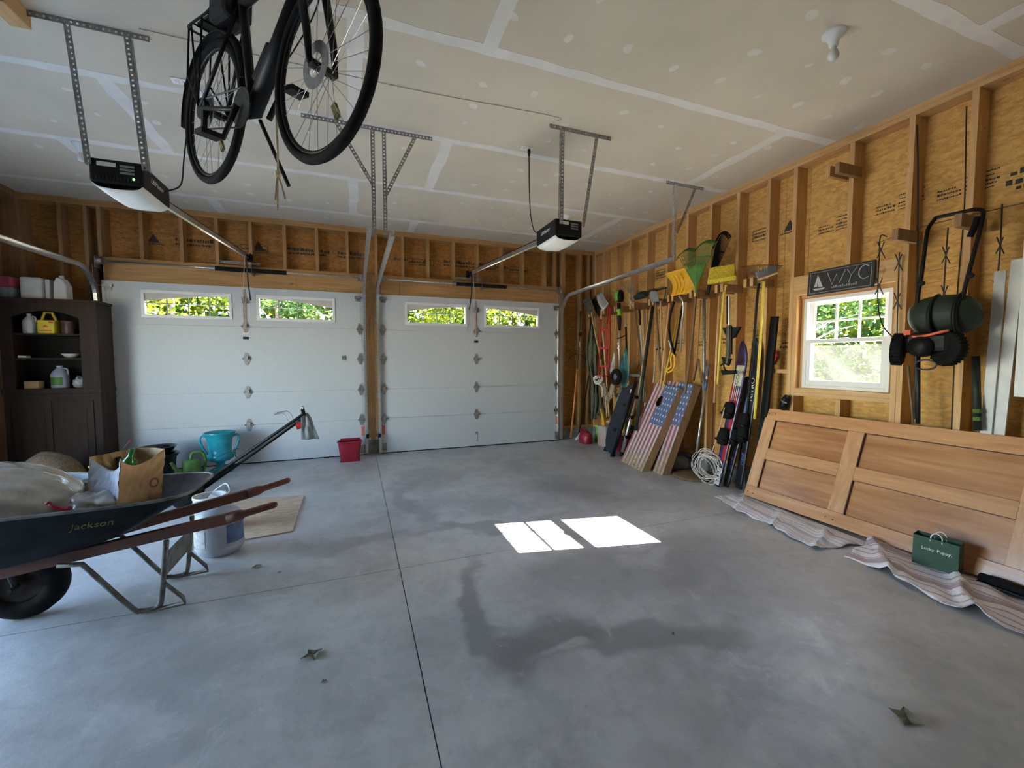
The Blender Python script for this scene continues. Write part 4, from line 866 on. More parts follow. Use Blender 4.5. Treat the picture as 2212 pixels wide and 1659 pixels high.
# long handles
t, Q = pole('pruning_pole', 'thin pole with black top and pale yellow lower half', 'pole', [(1383, 702), (1392, 830), (1394, 880)], .014, 'white2', 3.70); MB().tube([P_(1381, 668, 3.70), P_(1383, 704, 3.70)], .015, 8).build('sleeve', M['black'], t)
pole('broom_handle', 'pale wooden handle third of the poles behind the ladder', 'handle', [(1389, 670), (1396, 850)], .012, 'wood', 3.72)
pole('broom_handle', 'short pale wooden handle just right of the pole with the black top', 'handle', [(1393, 671), (1394, 745)], .011, 'wood', 3.76)
t, Q = pole('square_pole', 'thick dark green square pole leaning from rack to floor', 'pole', [(1410, 662, 3.68), (1384, 850, 3.50), (1374, 930, 3.44)], .024, 'greend', 3.6); MB().tube([P_(1406, 664, 3.665), P_(1380, 850, 3.485)], .012, 6).build('batten', M['wood'], t)
pole('garden_stake', 'thin pale garden stake left of the pole saw', 'stake', [(1420, 738), (1412, 820), (1411, 826)], .009, 'white2', 3.80)
t, Q = pole('tool_handle', 'black handle with white grip between hoe and snow shovel', 'handle', [(1427, 683), (1430, 740), (1432, 822)], .013, 'woodd', 3.76); MB().tube([P_(1426, 668, 3.74), P_(1428, 690, 3.74)], .018, 8).build('green_grip', M['greend'], t); MB().tube([P_(1418, 755, 3.71), P_(1426, 752, 3.70), P_(1434, 756, 3.71)], .012, 8).build('black_clip', M['black'], t)
t, Q = pole('pole_saw', 'curved black pole saw with yellow pistol grip', 'pole saw', [(1456, 652), (1448, 678), (1445, 705), (1448, 732), (1453, 752), (1456, 766)], .016, 'black', 3.62)
MB().tube([P_(1446, 735, 3.62), P_(1451, 752, 3.62)], .02, 8).build('metal_collar', M['alu'], t)
MB().tube(bez([P_(1452, 762, 3.61), P_(1457, 772, 3.61), P_(1457, 790, 3.61), P_(1452, 800, 3.61), P_(1443, 804, 3.61), P_(1442, 798, 3.61), P_(1450, 792, 3.61), P_(1449, 775, 3.61), P_(1452, 764, 3.61)], 40), .012, 8).build('grip', M['yellow'], t, smooth=True)
pole('tool_handle', 'tan wooden handle crossing in front of the pole saw', 'handle', [(1446, 655), (1436, 745, 3.59), (1427, 836, 3.58)], .013, 'tan', 3.60)
pole('yellow_pole', 'thin yellow pole leaning behind the cornhole board', 'pole', [(1463, 688, 3.74), (1448, 760, 3.68), (1431, 838, 3.56)], .010, 'ypole', 3.7)
t, Q = pole('tool_handle', 'thin black shovel handle under the snow shovel rack arm', 'handle', [(1474, 660), (1465, 715), (1456, 766)], .012, 'black', 3.66); MB().tube(bez([P_(1452, 764, 3.66), P_(1454, 770, 3.66), P_(1459, 770, 3.66), P_(1460, 764, 3.66)], 10), .006, 6).build('end_hook', M['black'], t)
# snow shovel
t, Q = pole('snow_shovel', 'yellow plastic snow shovel resting blade-up on the rack', 'snow shovel', [(1467, 640), (1476, 655), (1473, 700, 3.72), (1470, 760, 3.76)], .014, 'alu', 3.66)
BL, BRt, TL, TR = P_(1450, 640, 3.60), P_(1481, 634, 3.66), P_(1435.5, 591, 3.52), P_(1479, 578, 3.58)
G = []
for i in range(11):
    a, b = BL.lerp(TL, i/10), BRt.lerp(TR, i/10); G.append([a.lerp(b, j/10)+Vector((.10*math.sin(math.pi*i/10)*.8, 0, 0))+Vector((-.012*math.cos(j*math.pi*.8), 0, 0))*(1-i/10) for j in range(11)])
MB().sheet(G).build('scoop', M['yellow'], t, smooth=True, solid=.006)
MB().sheet([[p, p+Vector((.10, -.10, .0))] for p in [BRt.lerp(TR, i/6)+Vector((.06*math.sin(math.pi*i/6), 0, 0)) for i in range(7)]]).build('scoop_side', M['yellow'], t, smooth=True, solid=.006)
for k in range(3): q = [BL.lerp(TL, i/6).lerp(BRt.lerp(TR, i/6), .3+.2*k)+Vector((.078*math.sin(math.pi*i/6)-.012, 0, 0)) for i in range(6)]; MB().tube(q, .006, 6).build('rib', M['yellow'], t, smooth=True)
# leaf rakes
def leafrake(name, label, mt, apex, tl, tr, x0, x1, n, parts_pole, depth):
    t, Q = pole(name, label, 'rake', *parts_pole)
    A0 = P_(*apex, x0); L_, R_ = P_(*tl, x1), P_(*tr, x1)
    for k in range(n+1):
        f = k/n; e = L_.lerp(R_, f); bow = Vector((0, 0, +.06*abs(math.sin(math.pi*f*2))**.7 if depth else .10*math.sin(math.pi*f)))
        e = e + (bow if depth else bow); c = A0.lerp(e, .5)+Vector((-.01, 0, 0))
        q = bez([A0, A0.lerp(e, .45), A0.lerp(e, .86), e, e+Vector((-.05, 0, -.035))], 16); MB().tube(q, .0085, 5, flat=.45).build('tine', M[mt], t)
    G = [[A0.lerp(L_.lerp(R_, .02+.96*j/12)+Vector((0, 0, .05*math.sin(math.pi*j/12))), s)+Vector((-.008, 0, 0)) for j in range(13)] for s in (.02, .15, .3, .45, .58)]
    MB().sheet(G).build('fan_web', M[mt], t, smooth=True, solid=.006)
    MB().tube([A0.lerp(L_, .72), A0.lerp((L_+R_)/2+Vector((0, 0, .06)), .72)+Vector((-.012, 0, 0)), A0.lerp(R_, .72)], .008, 6).build('spreader', M[mt], t)
    MB().tube([A0+Vector((0, 0, -.05)), A0.lerp((L_+R_)/2, .45)], [.018, .012], 8).build('socket', M[mt], t)
leafrake('leaf_rake', 'big green plastic leaf rake standing fan-up on the rack', 'rake', (1504, 622), (1467, 556), (1547, 524), 3.66, 3.50, 25, ([(1503, 640), (1496, 725), (1482, 835, 3.58), (1480, 850, 3.57)], .014, 'woodd', 3.66), 1)
leafrake('leaf_rake', 'black leaf rake half hidden behind the green rake', 'black', (1528, 628), (1546, 530), (1580, 510), 3.80, 3.74, 14, ([(1513, 648), (1509, 710), (1504, 790)], .012, 'wood', 3.78), 0)
pole('metal_pole', 'grey aluminium pole standing against a wall stud', 'pole', [(1521, 645, 3.76), (1521, 780, 3.78), (1519, 900, 3.79)], .020, 'zincd', 3.76)
t = thing('wooden_bracket', 'small wooden angle bracket leaning behind the cornhole boards', 'bracket', P_(1508, 826, 3.7))
MB().bar(P_(1497, 822, 3.70), P_(1507, 776, 3.78), .03, .025).build('leg', M['pined'], t); MB().bar(P_(1516, 826, 3.70), P_(1508, 776, 3.78), .03, .025).build('leg', M['pined'], t)
# yellow broom
t, Q = pole('push_broom', 'yellow push broom resting bristles-up on the rack', 'broom', [(1568, 615), (1563, 640), (1558, 705), (1550, 830)], .014, 'ypole', 3.68)
a, b = P_(1528, 610, 3.52), P_(1590, 600, 3.74)
MB().bar(a, b, .05, .075, (0, 0, 1)).build('broom_block', M['yelbr'], t, bevel=.012)
nb = 34
for k in range(nb):
    o = a.lerp(b, .08+.9*k/(nb-1)); 
    for r_ in (-1, 1): e = o+Vector((-.02*r_-.01, .03*r_*0+(k/nb-.4)*.03, .15+random.uniform(-.006, .006))); MB().tube([o+Vector((.018*r_, 0, .02)), e+Vector((.018*r_, 0, 0))], [.006, .0075], 4).build('bristle_tuft', M['yelbr'], t)
# grey push broom and wire rake
t, Q = pole('push_broom', 'grey push broom with wooden back lying on the last rack arm', 'broom', [(1640, 612), (1636, 640), (1626, 770), (1613, 898)], .013, 'black', 3.68)
a, b = P_(1640, 603, 3.56), P_(1676, 590, 3.74)
MB().bar(a, b, .022, .06).build('broom_block', M['wood'], t, bevel=.006)
nb = 24
for k in range(nb):
    o = a.lerp(b, k/(nb-1)); e = o+Vector((-.012, .02, .075)); MB().tube([o+Vector((0, 0, .008)), e], [.014, .017], 5).build('bristle_tuft', M['grey'], t)
t, Q = pole('wire_rake', 'dark wire leaf rake behind the grey push broom', 'rake', [(1650, 608), (1648, 640), (1642, 740), (1634, 850), (1630, 905)], .014, 'ypole', 3.72)
A0 = P_(1648, 606, 3.74)
for k in range(24): e = P_(1606+84*k/23, 578-.13*k-3*math.sin(k/23*3.1), 3.66+.14*k/23); MB().tube(bez([A0, A0.lerp(e, .6), e, e+Vector((-.05, 0, .0))], 12), .0022, 4).build('tine', M['dark'], t)
MB().tube([P_(1622, 592, 3.68), P_(1648, 590, 3.72), P_(1674, 584, 3.78)], .004, 5).build('spreader', M['dark'], t)
# black pole stand with clamps (ice auger stand)
t = thing('clamp_stand', 'black and brass jack stand hung beside the water skis', 'tool', P_(1580, 790, 3.60))
MB().tube([P_(1575, 640, 3.66), P_(1575, 705, 3.64)], .012, 8).build('shaft', M['alu'], t); MB().tube([P_(1571, 640, 3.68), P_(1571, 700, 3.66)], .010, 8).build('shaft', M['black'], t)
MB().tube([P_(1575, 703, 3.62), P_(1575, 745, 3.62), P_(1572, 785, 3.62)], [.028, .03, .024], 10).build('column', M['olive'], t)
MB().tube([P_(1579, 705, 3.60), P_(1579, 765, 3.60)], .016, 8).build('column', M['black'], t)
for poly in ([(1560, 708), (1598, 706), (1586, 728), (1572, 735), (1566, 722)], [(1558, 771), (1578, 775), (1572, 790), (1562, 785)], [(1557, 800), (1588, 800), (1584, 808), (1560, 810)]):
    F = [P_(u, v, 3.60) for u, v in poly]; c = sum(F, Vector())/len(F); k = len(F)
    MB().add(F+[p+Vector((.03, 0, 0)) for p in F], [tuple(range(k)), tuple(range(2*k-1, k-1, -1))]+[(i, k+i, k+(i+1) % k, (i+1) % k) for i in range(k)]).build('jaw', M['black'], t)
MB().tube(bez([P_(1557, 790, 3.60), P_(1562, 786, 3.60), P_(1568, 800, 3.60), P_(1592, 806, 3.60)], 12), .008, 6).build('lever', M['black'], t)
pole('wooden_dowel', 'square wooden stake leaning left of the water skis', 'stake', [(1554, 640), (1548, 760), (1543, 870)], .014, 'tan', 3.72)
pole('metal_rod', 'thin dark rod with knob leaning below the wooden stake', 'rod', [(1541, 860, 3.74), (1539, 940, 3.74), (1538, 1010, 3.74), (1538, 1022, 3.73)], .006, 'dark', 3.76)
t = single('black_plank', MB().bar(P_(1674, 684, 3.885), P_(1634, 1060, 3.80), .075, .03, (0, 1, 0)), M['black'], 'black painted plank leaning left of the window', 'plank')
# small hanging flag and helmet
t = thing('small_flag', 'small faded red striped flag pinned beside the window stud', 'flag', P_(1676, 790, 3.90)); MB().sheet([[P_(1669+w*j/4, v+2*math.sin(j), 4.02-.012*math.sin(j*2+i)) for j in range(5)] for i, (v, w) in enumerate(((757, 7), (765, 13), (775, 11), (785, 4)))]).build('flag_cloth', M['redd'], t, smooth=True, solid=.003)
t = thing('hanging_shoe', 'black cleated shoe hung by the window stud above the cherry door', 'shoe', P_(1695, 885, 3.86)); c = P_(1696, 868, 3.86)
MB().lathe([(0, -.09), (.03, -.085), (.045, -.03), (.04, .03), (.025, .07), (0, .075)], 14, Matrix.Translation(c) @ Matrix.Rotation(R(15), 4, 'X'), sy=.9).build('upper', M['black'], t, smooth=True); MB().tube([c+Vector((-.03, .02, .02)), c+Vector((-.045, -.01, .0)), c+Vector((-.03, -.04, -.01))], .006, 6).build('strap', M['grey'], t)

# ================================================================ FLOOR ALONG THE RIGHT WALL
def onpl(u, v, p0, n):
    p0, n = Vector(p0), Vector(n); d = ray(u, v); return CAM + d*((p0-CAM).dot(n)/d.dot(n))
def flag_mat():
    m, nt, b = _new('cornhole_print'); tc = nt.nodes.new('ShaderNodeTexCoord'); sp = nt.nodes.new('ShaderNodeSeparateXYZ'); nt.links.new(tc.outputs['Object'], sp.inputs[0])
    x, y = sp.outputs[0], sp.outputs[1]
    st = nmath(nt, 'LESS_THAN', nmath(nt, 'FRACT', nmath(nt, 'MULTIPLY', x, 7/.62)), .5)
    col = nmix(nt, st, (.56, .53, .52), (.37, .085, .10))
    can = nmath(nt, 'MULTIPLY', nmath(nt, 'GREATER_THAN', x, .295), nmath(nt, 'GREATER_THAN', y, .66))
    rowy = nmath(nt, 'MULTIPLY', y, 13); odd = nmath(nt, 'MULTIPLY', nmath(nt, 'FRACT', nmath(nt, 'MULTIPLY', nmath(nt, 'FLOOR', rowy), .5)), 1)
    fx = nmath(nt, 'SUBTRACT', nmath(nt, 'FRACT', nmath(nt, 'ADD', nmath(nt, 'MULTIPLY', x, 16), odd)), .5); fy = nmath(nt, 'SUBTRACT', nmath(nt, 'FRACT', rowy), .5)
    rr = nmath(nt, 'ADD', nmath(nt, 'MULTIPLY', fx, fx), nmath(nt, 'MULTIPLY', fy, fy))
    blue = nmix(nt, nmath(nt, 'LESS_THAN', rr, .040), (.10, .14, .27), (.62, .64, .68))
    col = nmix(nt, can, col, blue)
    n = nnoise(nt, tc.outputs['Object'], 9, 6, .7, (1, .25, 1)); edge = nramp(nt, y, .55, 0.0)
    wear = nmath(nt, 'MULTIPLY', nramp(nt, nmath(nt, 'ADD', n, nmath(nt, 'MULTIPLY', edge, .22)), .58, .72), .75)
    col = nmix(nt, wear, col, (.42, .29, .15)); n2 = nnoise(nt, tc.outputs['Object'], 26, 5, .7)
    col = nmix(nt, nmath(nt, 'MULTIPLY', nmath(nt, 'MULTIPLY', nramp(nt, n2, .52, .66), edge), .9), col, (.07, .05, .05))
    nt.links.new(col, b.inputs['Base Color']); b.inputs['Roughness'].default_value = .3; return m
FLAG = flag_mat()
def cornhole(BL, TL, label, hole):
    BL, TL = Vector(BL), Vector(TL); vy = (TL-BL).normalized(); vx = Vector((-.17, -.985, 0)); vx = (vx-vy*vx.dot(vy)).normalized(); vz = vx.cross(vy)
    t = thing('cornhole_board', label, 'game board', BL, group='cornhole boards', rot=Matrix((vx, vy, vz)).transposed())
    w, h = .61, 1.22; hx, hy, hr = .30, .98, .078; n = 32; O, I = [], []
    for k in range(n):
        a = 2*math.pi*k/n; c, s = math.cos(a), math.sin(a); I.append((hx+hr*c, hy+hr*s))
        tt = min([q for q in ((w-hx)/c if c > 1e-6 else 9, (-hx)/c if c < -1e-6 else 9, (h-hy)/s if s > 1e-6 else 9, (-hy)/s if s < -1e-6 else 9)]); O.append((hx+c*tt, hy+s*tt))
    mb = MB()
    if hole:
        # panel = strip below the hole zone + ring around the hole
        y0 = hy-(h-hy)
        O = []
        for k in range(n):
            a = 2*math.pi*k/n; c, s = math.cos(a), math.sin(a)
            tt = min([q for q in ((w-hx)/c if c > 1e-6 else 9, (-hx)/c if c < -1e-6 else 9, (h-hy)/s if s > 1e-6 else 9, (y0-hy)/s if s < -1e-6 else 9)]); O.append((hx+c*tt, hy+s*tt))
        V = [(x, y, 0) for x, y in O]+[(x, y, 0) for x, y in I]+[(x, y, -.012) for x, y in I]
        mb.add(V, [(k, (k+1) % n, n+(k+1) % n, n+k) for k in range(n)]+[(n+k, n+(k+1) % n, 2*n+(k+1) % n, 2*n+k) for k in range(n)])
        for cx_, cy_ in ((0, y0), (w, y0), (0, h), (w, h)):      # fill the corners the fan leaves open
            near = sorted(range(n), key=lambda k: (O[k][0]-cx_)**2+(O[k][1]-cy_)**2)[:2]
            a, b = sorted(near)
            if b-a > n/2: a, b = b, a
            mb.add([(O[a][0], O[a][1], 0), (cx_, cy_, 0), (O[b][0], O[b][1], 0)], [(0, 1, 2)])
        mb.add([(0, 0, 0), (w, 0, 0), (w, y0, 0), (0, y0, 0)], [(0, 1, 2, 3)])
    else: mb.add([(0, 0, 0), (w, 0, 0), (w, h, 0), (0, h, 0)], [(0, 1, 2, 3)])
    mb.build('printed_top', FLAG, t, world=False)
    for a, b in (((0, 0, -.10), (.025, h, -.002)), ((w-.025, 0, -.10), (w, h, -.002)), ((.025, 0, -.10), (w-.025, .025, -.002)), ((.025, h-.025, -.10), (w-.025, h, -.002))): MB().bb(a, b).build('side_board', M['pined'], t, world=False)
    MB().bb((.03, .03, -.098), (w-.03, h-.03, -.09)).build('backing', M['woodd'], t, world=False)
    return t
cornhole((3.293, -1.75, 0), (3.745, -1.90, 1.108), 'front flag-printed cornhole board with round hole', True)
cornhole((3.415, -1.985, 0), (3.80, -2.085, 1.14), 'flag-printed cornhole board behind the front one', False)
# telescopic ladder
t = thing('ladder', 'silver telescopic ladder leaning behind the black folding board', 'ladder', (3.45, -1.33, 0))
a0, a1, b0, b1 = Vector((3.45, -1.12, 0)), Vector((3.45, -1.54, 0)), Vector((3.80, -1.14, 1.34)), Vector((3.80, -1.57, 1.34))
for p, q in ((a0, b0), (a1, b1)):
    MB().tube([p.lerp(q, .03), p.lerp(q, .45), p.lerp(q, .46), q], [.026, .026, .022, .022], 10).build('rail', M['alu'], t, smooth=True); MB().tube([p, p.lerp(q, .05)], .032, 10).build('rubber_foot', M['rubber'], t)
    for f in (.22, .44, .66, .9): c = p.lerp(q, f); MB().box(c, (.05, .06, .05)).build('joint_collar', M['black'], t, bevel=.006)
for f in (.22, .44, .66, .9): MB().bar(a0.lerp(b0, f), a1.lerp(b1, f), .035, .055, (0, 0, 1)).build('rung', M['alu'], t, bevel=.004)
# black folding board
p0, nn = (3.33, -1.45, 0), Vector((-1, .05, .30)).normalized()
t = thing('folding_board', 'black plastic folding board with cut-outs leaning on the ladder', 'board', (3.33, -1.45, 0))
po = [(1308, 972), (1308, 950), (1311, 930), (1320, 902), (1332, 868), (1341, 848), (1349, 838), (1358, 832), (1370, 829), (1366, 845), (1321, 982)]
F = [onpl(u, v, p0, nn) for u, v in po]; k = len(F)
MB().add(F+[p-nn*.025 for p in F], [tuple(range(k)), tuple(range(2*k-1, k-1, -1))]+[(i, k+i, k+(i+1) % k, (i+1) % k) for i in range(k)]).build('panel', M['navy'], t)
e0, e1 = onpl(1322, 988, p0, nn), onpl(1375, 823, p0, nn)
MB().tube([e0, e1], .026, 10).build('edge_tube', M['black'], t, smooth=True); MB().tube([e0.lerp(e1, -.0), e0.lerp(e1, .04)], .033, 10).build('rubber_foot', M['rubber'], t)
MB().bar(onpl(1366, 842, p0, nn)+nn*.024, onpl(1364, 850, p0, nn)+nn*.024, .02, .004, (0, 1, 0)).build('label', M['sticker'], t)
for u, v in ((1349, 875), (1329, 929)): c = onpl(u, v, p0, nn); MB().box(c+nn*.001, (.012, .07, .045)).build('cut_out', M['black'], t)
# cans, jug, bottles
t = thing('gas_can', 'small red plastic fuel can on the floor by the corner', 'fuel can', (3.50, -.42, 0))
MB().lathe([(0, .0), (.125, .0), (.13, .02), (.13, .11), (.11, .17), (.07, .20), (0, .21)], 20, Matrix.Translation((3.50, -.42, 0)), sx=.8, sy=1.15).build('tank', M['red'], t, smooth=True)
MB().tube(bez([(3.48, -.32, .14), (3.47, -.31, .22), (3.48, -.38, .25), (3.49, -.45, .20)], 14), .014, 8).build('carry_handle', M['red'], t, smooth=True); MB().tube([(3.43, -.28, .08), (3.40, -.25, .03)], .02, 8).build('spout', M['white2'], t)
single('spray_bottle', MB().lathe([(0, 0), (.05, 0), (.05, .15), (.02, .21), (.02, .25), (.03, .26), (.03, .29), (0, .30)], 14, Matrix.Translation((3.74, -.42, 0))), M['greenl'], 'bottle with lime green cap behind the red fuel can', 'bottle', smooth=True)
single('small_bucket', MB().lathe([(0, 0), (.07, 0), (.085, .19), (.09, .20), (.08, .20), (.066, .01), (0, .01)], 18, Matrix.Translation((3.80, -.62, 0))), M['grey'], 'small grey bucket between the red can and pale jug', 'bucket', smooth=True)
t = thing('gas_jug', 'pale five gallon fuel jug with yellow spout', 'fuel can', (3.66, -.86, 0))
MB().bb((3.53, -.99, 0), (3.79, -.73, .36)).build('tank', M['gasw'], t, bevel=.04); MB().tube([(3.60, -.84, .35), (3.62, -.80, .42), (3.62, -.70, .62)], [.035, .025, .015], 10).build('spout', M['yellow'], t, smooth=True)
MB().tube(bez([(3.66, -.97, .35), (3.66, -.96, .41), (3.66, -.84, .42), (3.66, -.82, .35)], 12), .014, 8).build('carry_handle', M['gasw'], t, smooth=True)
for i, (y, x, h_, mt, lab) in enumerate(((-1.30, 3.76, .26, 'glove', 'tan carton standing behind the ladder rungs'), (-1.45, 3.76, .28, 'yjug', 'yellow oil bottle with blue label behind the ladder'))):
    t = thing('oil_bottle' if i else 'carton', lab, 'bottle' if i else 'carton', (x, y, .26)); MB().bb((x-.05, y-.05, .26), (x+.05, y+.05, .26+h_)).build('body', M[mt], t, bevel=.015)
    if i: MB().bb((x-.052, y-.04, .32), (x-.049, y+.04, .44)).build('label', M['label'], t); MB().tube([(x, y, .26+h_), (x, y, .30+h_)], .018, 8).build('cap', M['yellow'], t)
single('red_crate', ring(MB(), -1.72, -1.18, 0, .26, .01, .01, .26, .0, 3.62, 3.88), M['red'], 'dark red crate under the bottles behind the ladder', 'crate')
# umbrella stand with extension pole
uc = Vector((3.66, -2.76, 0))
t = thing('umbrella_stand', 'round cast umbrella stand with upright tube', 'umbrella stand', uc)
MB().lathe([(0, 0), (.25, 0), (.255, .015), (.24, .03), (.10, .055), (.04, .06), (0, .06)], 36, Matrix.Translation(uc)).build('base', M['woodd'], t, smooth=True); MB().lathe([(.028, .05), (.028, .31), (.022, .31), (.022, .05)], 16, Matrix.Translation(uc)).build('tube', M['dark'], t, smooth=True)
t = thing('extension_pole', 'silver extension pole with blue grip standing in the umbrella stand', 'pole', uc+Vector((0, 0, .07)))
pb, pt_ = uc+Vector((-.008, .004, .07)), P_(1531, 787, 3.80)
MB().tube([pb, pb.lerp(pt_, .78)], .0135, 12).build('shaft', M['alu'], t, smooth=True); MB().tube([pb.lerp(pt_, .77), pb.lerp(pt_, .86)], .019, 10).build('grip', M['blue'], t); MB().tube([pb.lerp(pt_, .86), pb.lerp(pt_, .89)], .012, 10).build('collar', M['white2'], t); MB().tube([pb.lerp(pt_, .89), pt_], [.017, .010], 10).build('tip', M['blue'], t); MB().tube([pb.lerp(pt_, .26), pb.lerp(pt_, .33)], .018, 10).build('lock_sleeve', M['grey'], t)
single('grey_bundle', MB().lathe([(0, 0), (.12, 0), (.15, .06), (.13, .14), (.06, .18), (0, .185)], 16, Matrix.Translation((3.72, -2.44, 0)), sy=.7), M['grey'], 'grey plastic bundle on the floor behind the cornhole boards', 'bundle', smooth=True)
# coil of pale cable
t = thing('cable_coil', 'tangled coil of white and pastel cable leaning left of the water skis', 'cable', (3.60, -3.03, .0)); cc = Vector((3.60, -3.03, .20))
for k in range(14):
    r_ = .10+.075*random.random(); ax = Vector((-1, -.3+random.uniform(-.5, .5), random.uniform(-.4, .4))).normalized(); ex = ax.orthogonal().normalized(); ey = ax.cross(ex); c = cc+Vector((random.uniform(-.02, .02), random.uniform(-.03, .03), random.uniform(-.03, .02)))
    MB().tube([c+ex*(r_*math.cos(a)*(1+.12*math.sin(3*a+k)))+ey*(r_*math.sin(a)) for a in [2*math.pi*i/22 for i in range(22)]], .0045, 5, closed=True).build('loop', M[('white_rope', 'rope', 'white_rope', 'white_rope', 'rope_red')[k % 5]], t, smooth=True)
MB().tube(bez([cc+Vector((0, -.02, .1)), P_(1553, 930, 3.62), P_(1565, 880, 3.60)], 12), .005, 5).build('cable_end', M['rope_red'], t)
# water skis
def ski(name, label, base, top, w, mt, binding, deco, grp='water skis'):
    base, top = Vector(base), Vector(top); vy = (top-base).normalized(); vx = Vector((-.25, -1, 0)); vx = (vx-vy*vx.dot(vy)).normalized(); vz = vx.cross(vy); L = (top-base).length
    t = thing(name, label, 'ski', base, group=grp, rot=Matrix((vx, vy, vz)).transposed())
    G = []
    for i in range(25):
        f = i/24; ww = w*(.60+.42*min(1, f*1.6))*(1 if f < .82 else math.sqrt(max(.01, 1-((f-.82)/.18)**2)))
        if f < .02: ww *= .85
        G.append([Vector((ww*(j/4-.5), L*f, .05*max(0, (f-.8)/.2)**2)) for j in range(5)])
    body = MB().sheet(G).build('board', M[mt], t, world=False, smooth=True, solid=.016)
    deco(t, L, w)
    for f in binding:
        y = L*f
        MB().lathe([(.0, -.09), (.05, -.085), (.07, -.02), (.065, .05), (.05, .10), (0, .11)], 14, Matrix.Translation((0, y, .045)) @ Matrix.Rotation(R(-90), 4, 'X'), sy=.85).build('binding', M['rubber'], t, world=False, smooth=True)
        MB().tube(bez([(-.06, y-.05, .03), (-.05, y-.03, .09), (.05, y-.03, .09), (.06, y-.05, .03)], 12), .016, 8).build('strap', M['black'], t, world=False, smooth=True)
    return t
def q4(t, name, mt, x0, x1, y0, y1, z=.010): MB().bb((x0, y0, z-.001), (x1, y1, z)).build(name, M[mt], t, world=False)
def tx(t, s, size, x, y, mt, rot=90, sx=1): 
    F = W[t] @ Matrix.Translation((x, y, .0112)) @ Matrix.Rotation(R(rot), 4, 'Z'); text(s, size, F, M[mt], t, 'lettering', .0004, sx)
def deco1(t, L, w):
    q4(t, 'white_tail', 'sticker', -.045, .045, .02, .22); q4(t, 'red_band', 'skir', -.0, .052, .30, L*.66); q4(t, 'cream_panel', 'skiw', -.066, .066, L*.70, L*.90); q4(t, 'red_edge', 'skir', -.075, -.03, L*.58, L*.70)
    for k in range(4): q4(t, 'stripe', 'sticker', -.05+.03*k, -.042+.03*k, L*.60, L*.70, .0115)
    tx(t, 'NEN', .07, .015, L*.88, 'skib'); tx(t, 'CO', .08, -.01, L*.74, 'skib')
    for k in range(3): q4(t, 'mark', 'skib', -.02, .02, .06+.05*k, .075+.05*k, .0115)
ski('water_ski', 'purple, red and cream water ski in front of the others', P_(1549, 1050, 3.60).xy[:]+(0,) if False else (3.60, -3.155, .0), P_(1613, 738, 3.86), .165, 'ski1', (.34, .52), deco1)
ski('water_ski', 'dark navy water ski with blue lettering leaning behind the purple one', (3.69, -3.20, 0), P_(1622, 815, 3.88), .15, 'skib', (.45,), lambda t, L, w: (tx(t, 'ODE', .07, .0, L*.22, 'skiblue'), q4(t, 'blue_tip', 'skiblue', .02, .06, L*.62, L*.85)))
ski('water_ski', 'black water ski lettered NITRO standing nearest the cherry door', (3.76, -3.31, 0), P_(1640, 728, 3.89), .145, 'skib', (.36, .44), lambda t, L, w: (tx(t, 'NITRO', .085, .01, L*.66, 'sticker'), tx(t, 'ODE', .07, .02, L*.20, 'skiblue'), q4(t, 'silver_mark', 'sticker', -.01, .04, L*.31, L*.33)))
# ---------------------------------------------------------------- cherry door leaning on its side
TH = .046; b0, t0 = Vector((3.545, -3.555, .03)), Vector((3.855, -3.53, .925))
vx = Vector((0, -1, 0)); vy = (t0-b0); vy.x, vy.y = vy.x, 0; HH = vy.length; vy.normalize(); vz = vx.cross(vy)
t = thing('panel_door', 'new cherry wood panel door leaning on its side against the wall', 'door', b0, rot=Matrix((vx, vy, vz)).transposed())
LL, TH = 2.06, .046; rw = .118
def bd(name, mt, x0, x1, y0, y1, z0=-TH, z1=0, bv=.001): MB().bb((x0, y0, z0), (x1, y1, z1)).build(name, M[mt], t, world=False, bevel=bv)
bd('stile', 'cherry', 0, LL, 0, .115); bd('stile', 'cherry', 0, LL, HH-.115, HH)
bd('rail', 'cherryv', 0, rw, .116, HH-.116); bd('rail', 'cherryv', .80, .80+rw*1.05, .116, HH-.116); bd('rail', 'cherryv', LL-.2, LL, .116, HH-.116)
mid = HH*.50
for x0, x1 in ((rw, .80), (.80+rw*1.05, LL-.2)):
    bd('mullion', 'cherry', x0+.001, x1-.001, mid-.058, mid+.058)
    bd('panel', 'cherryp', x0+.001, x1-.001, .116, mid-.0585, -TH+.008, -.022, 0); bd('panel', 'cherryp', x0+.001, x1-.001, mid+.0585, HH-.116, -TH+.008, -.022, 0)
    for ya, yb in ((.116, mid-.0585), (mid+.0585, HH-.116)): bd('recess_shade', 'reveal_shade', x0+.001, x0+.006, ya, yb, -.0215, -.002, 0); bd('recess_shade', 'reveal_shade', x0+.006, x1-.001, yb-.003, yb, -.0215, -.002, 0)  # recess shade painted as dark strips along one end and the top
for x, y in ((.035, .05), (.10, .045), (.035, HH-.05), (.10, HH-.045), (.80, .05), (.86, .045)): MB().lathe([(0, .0012), (.006, .0012), (.006, -.002)], 10, Matrix.Translation((x, y, 0))).build('bored_hole', M['black'], t, world=False)
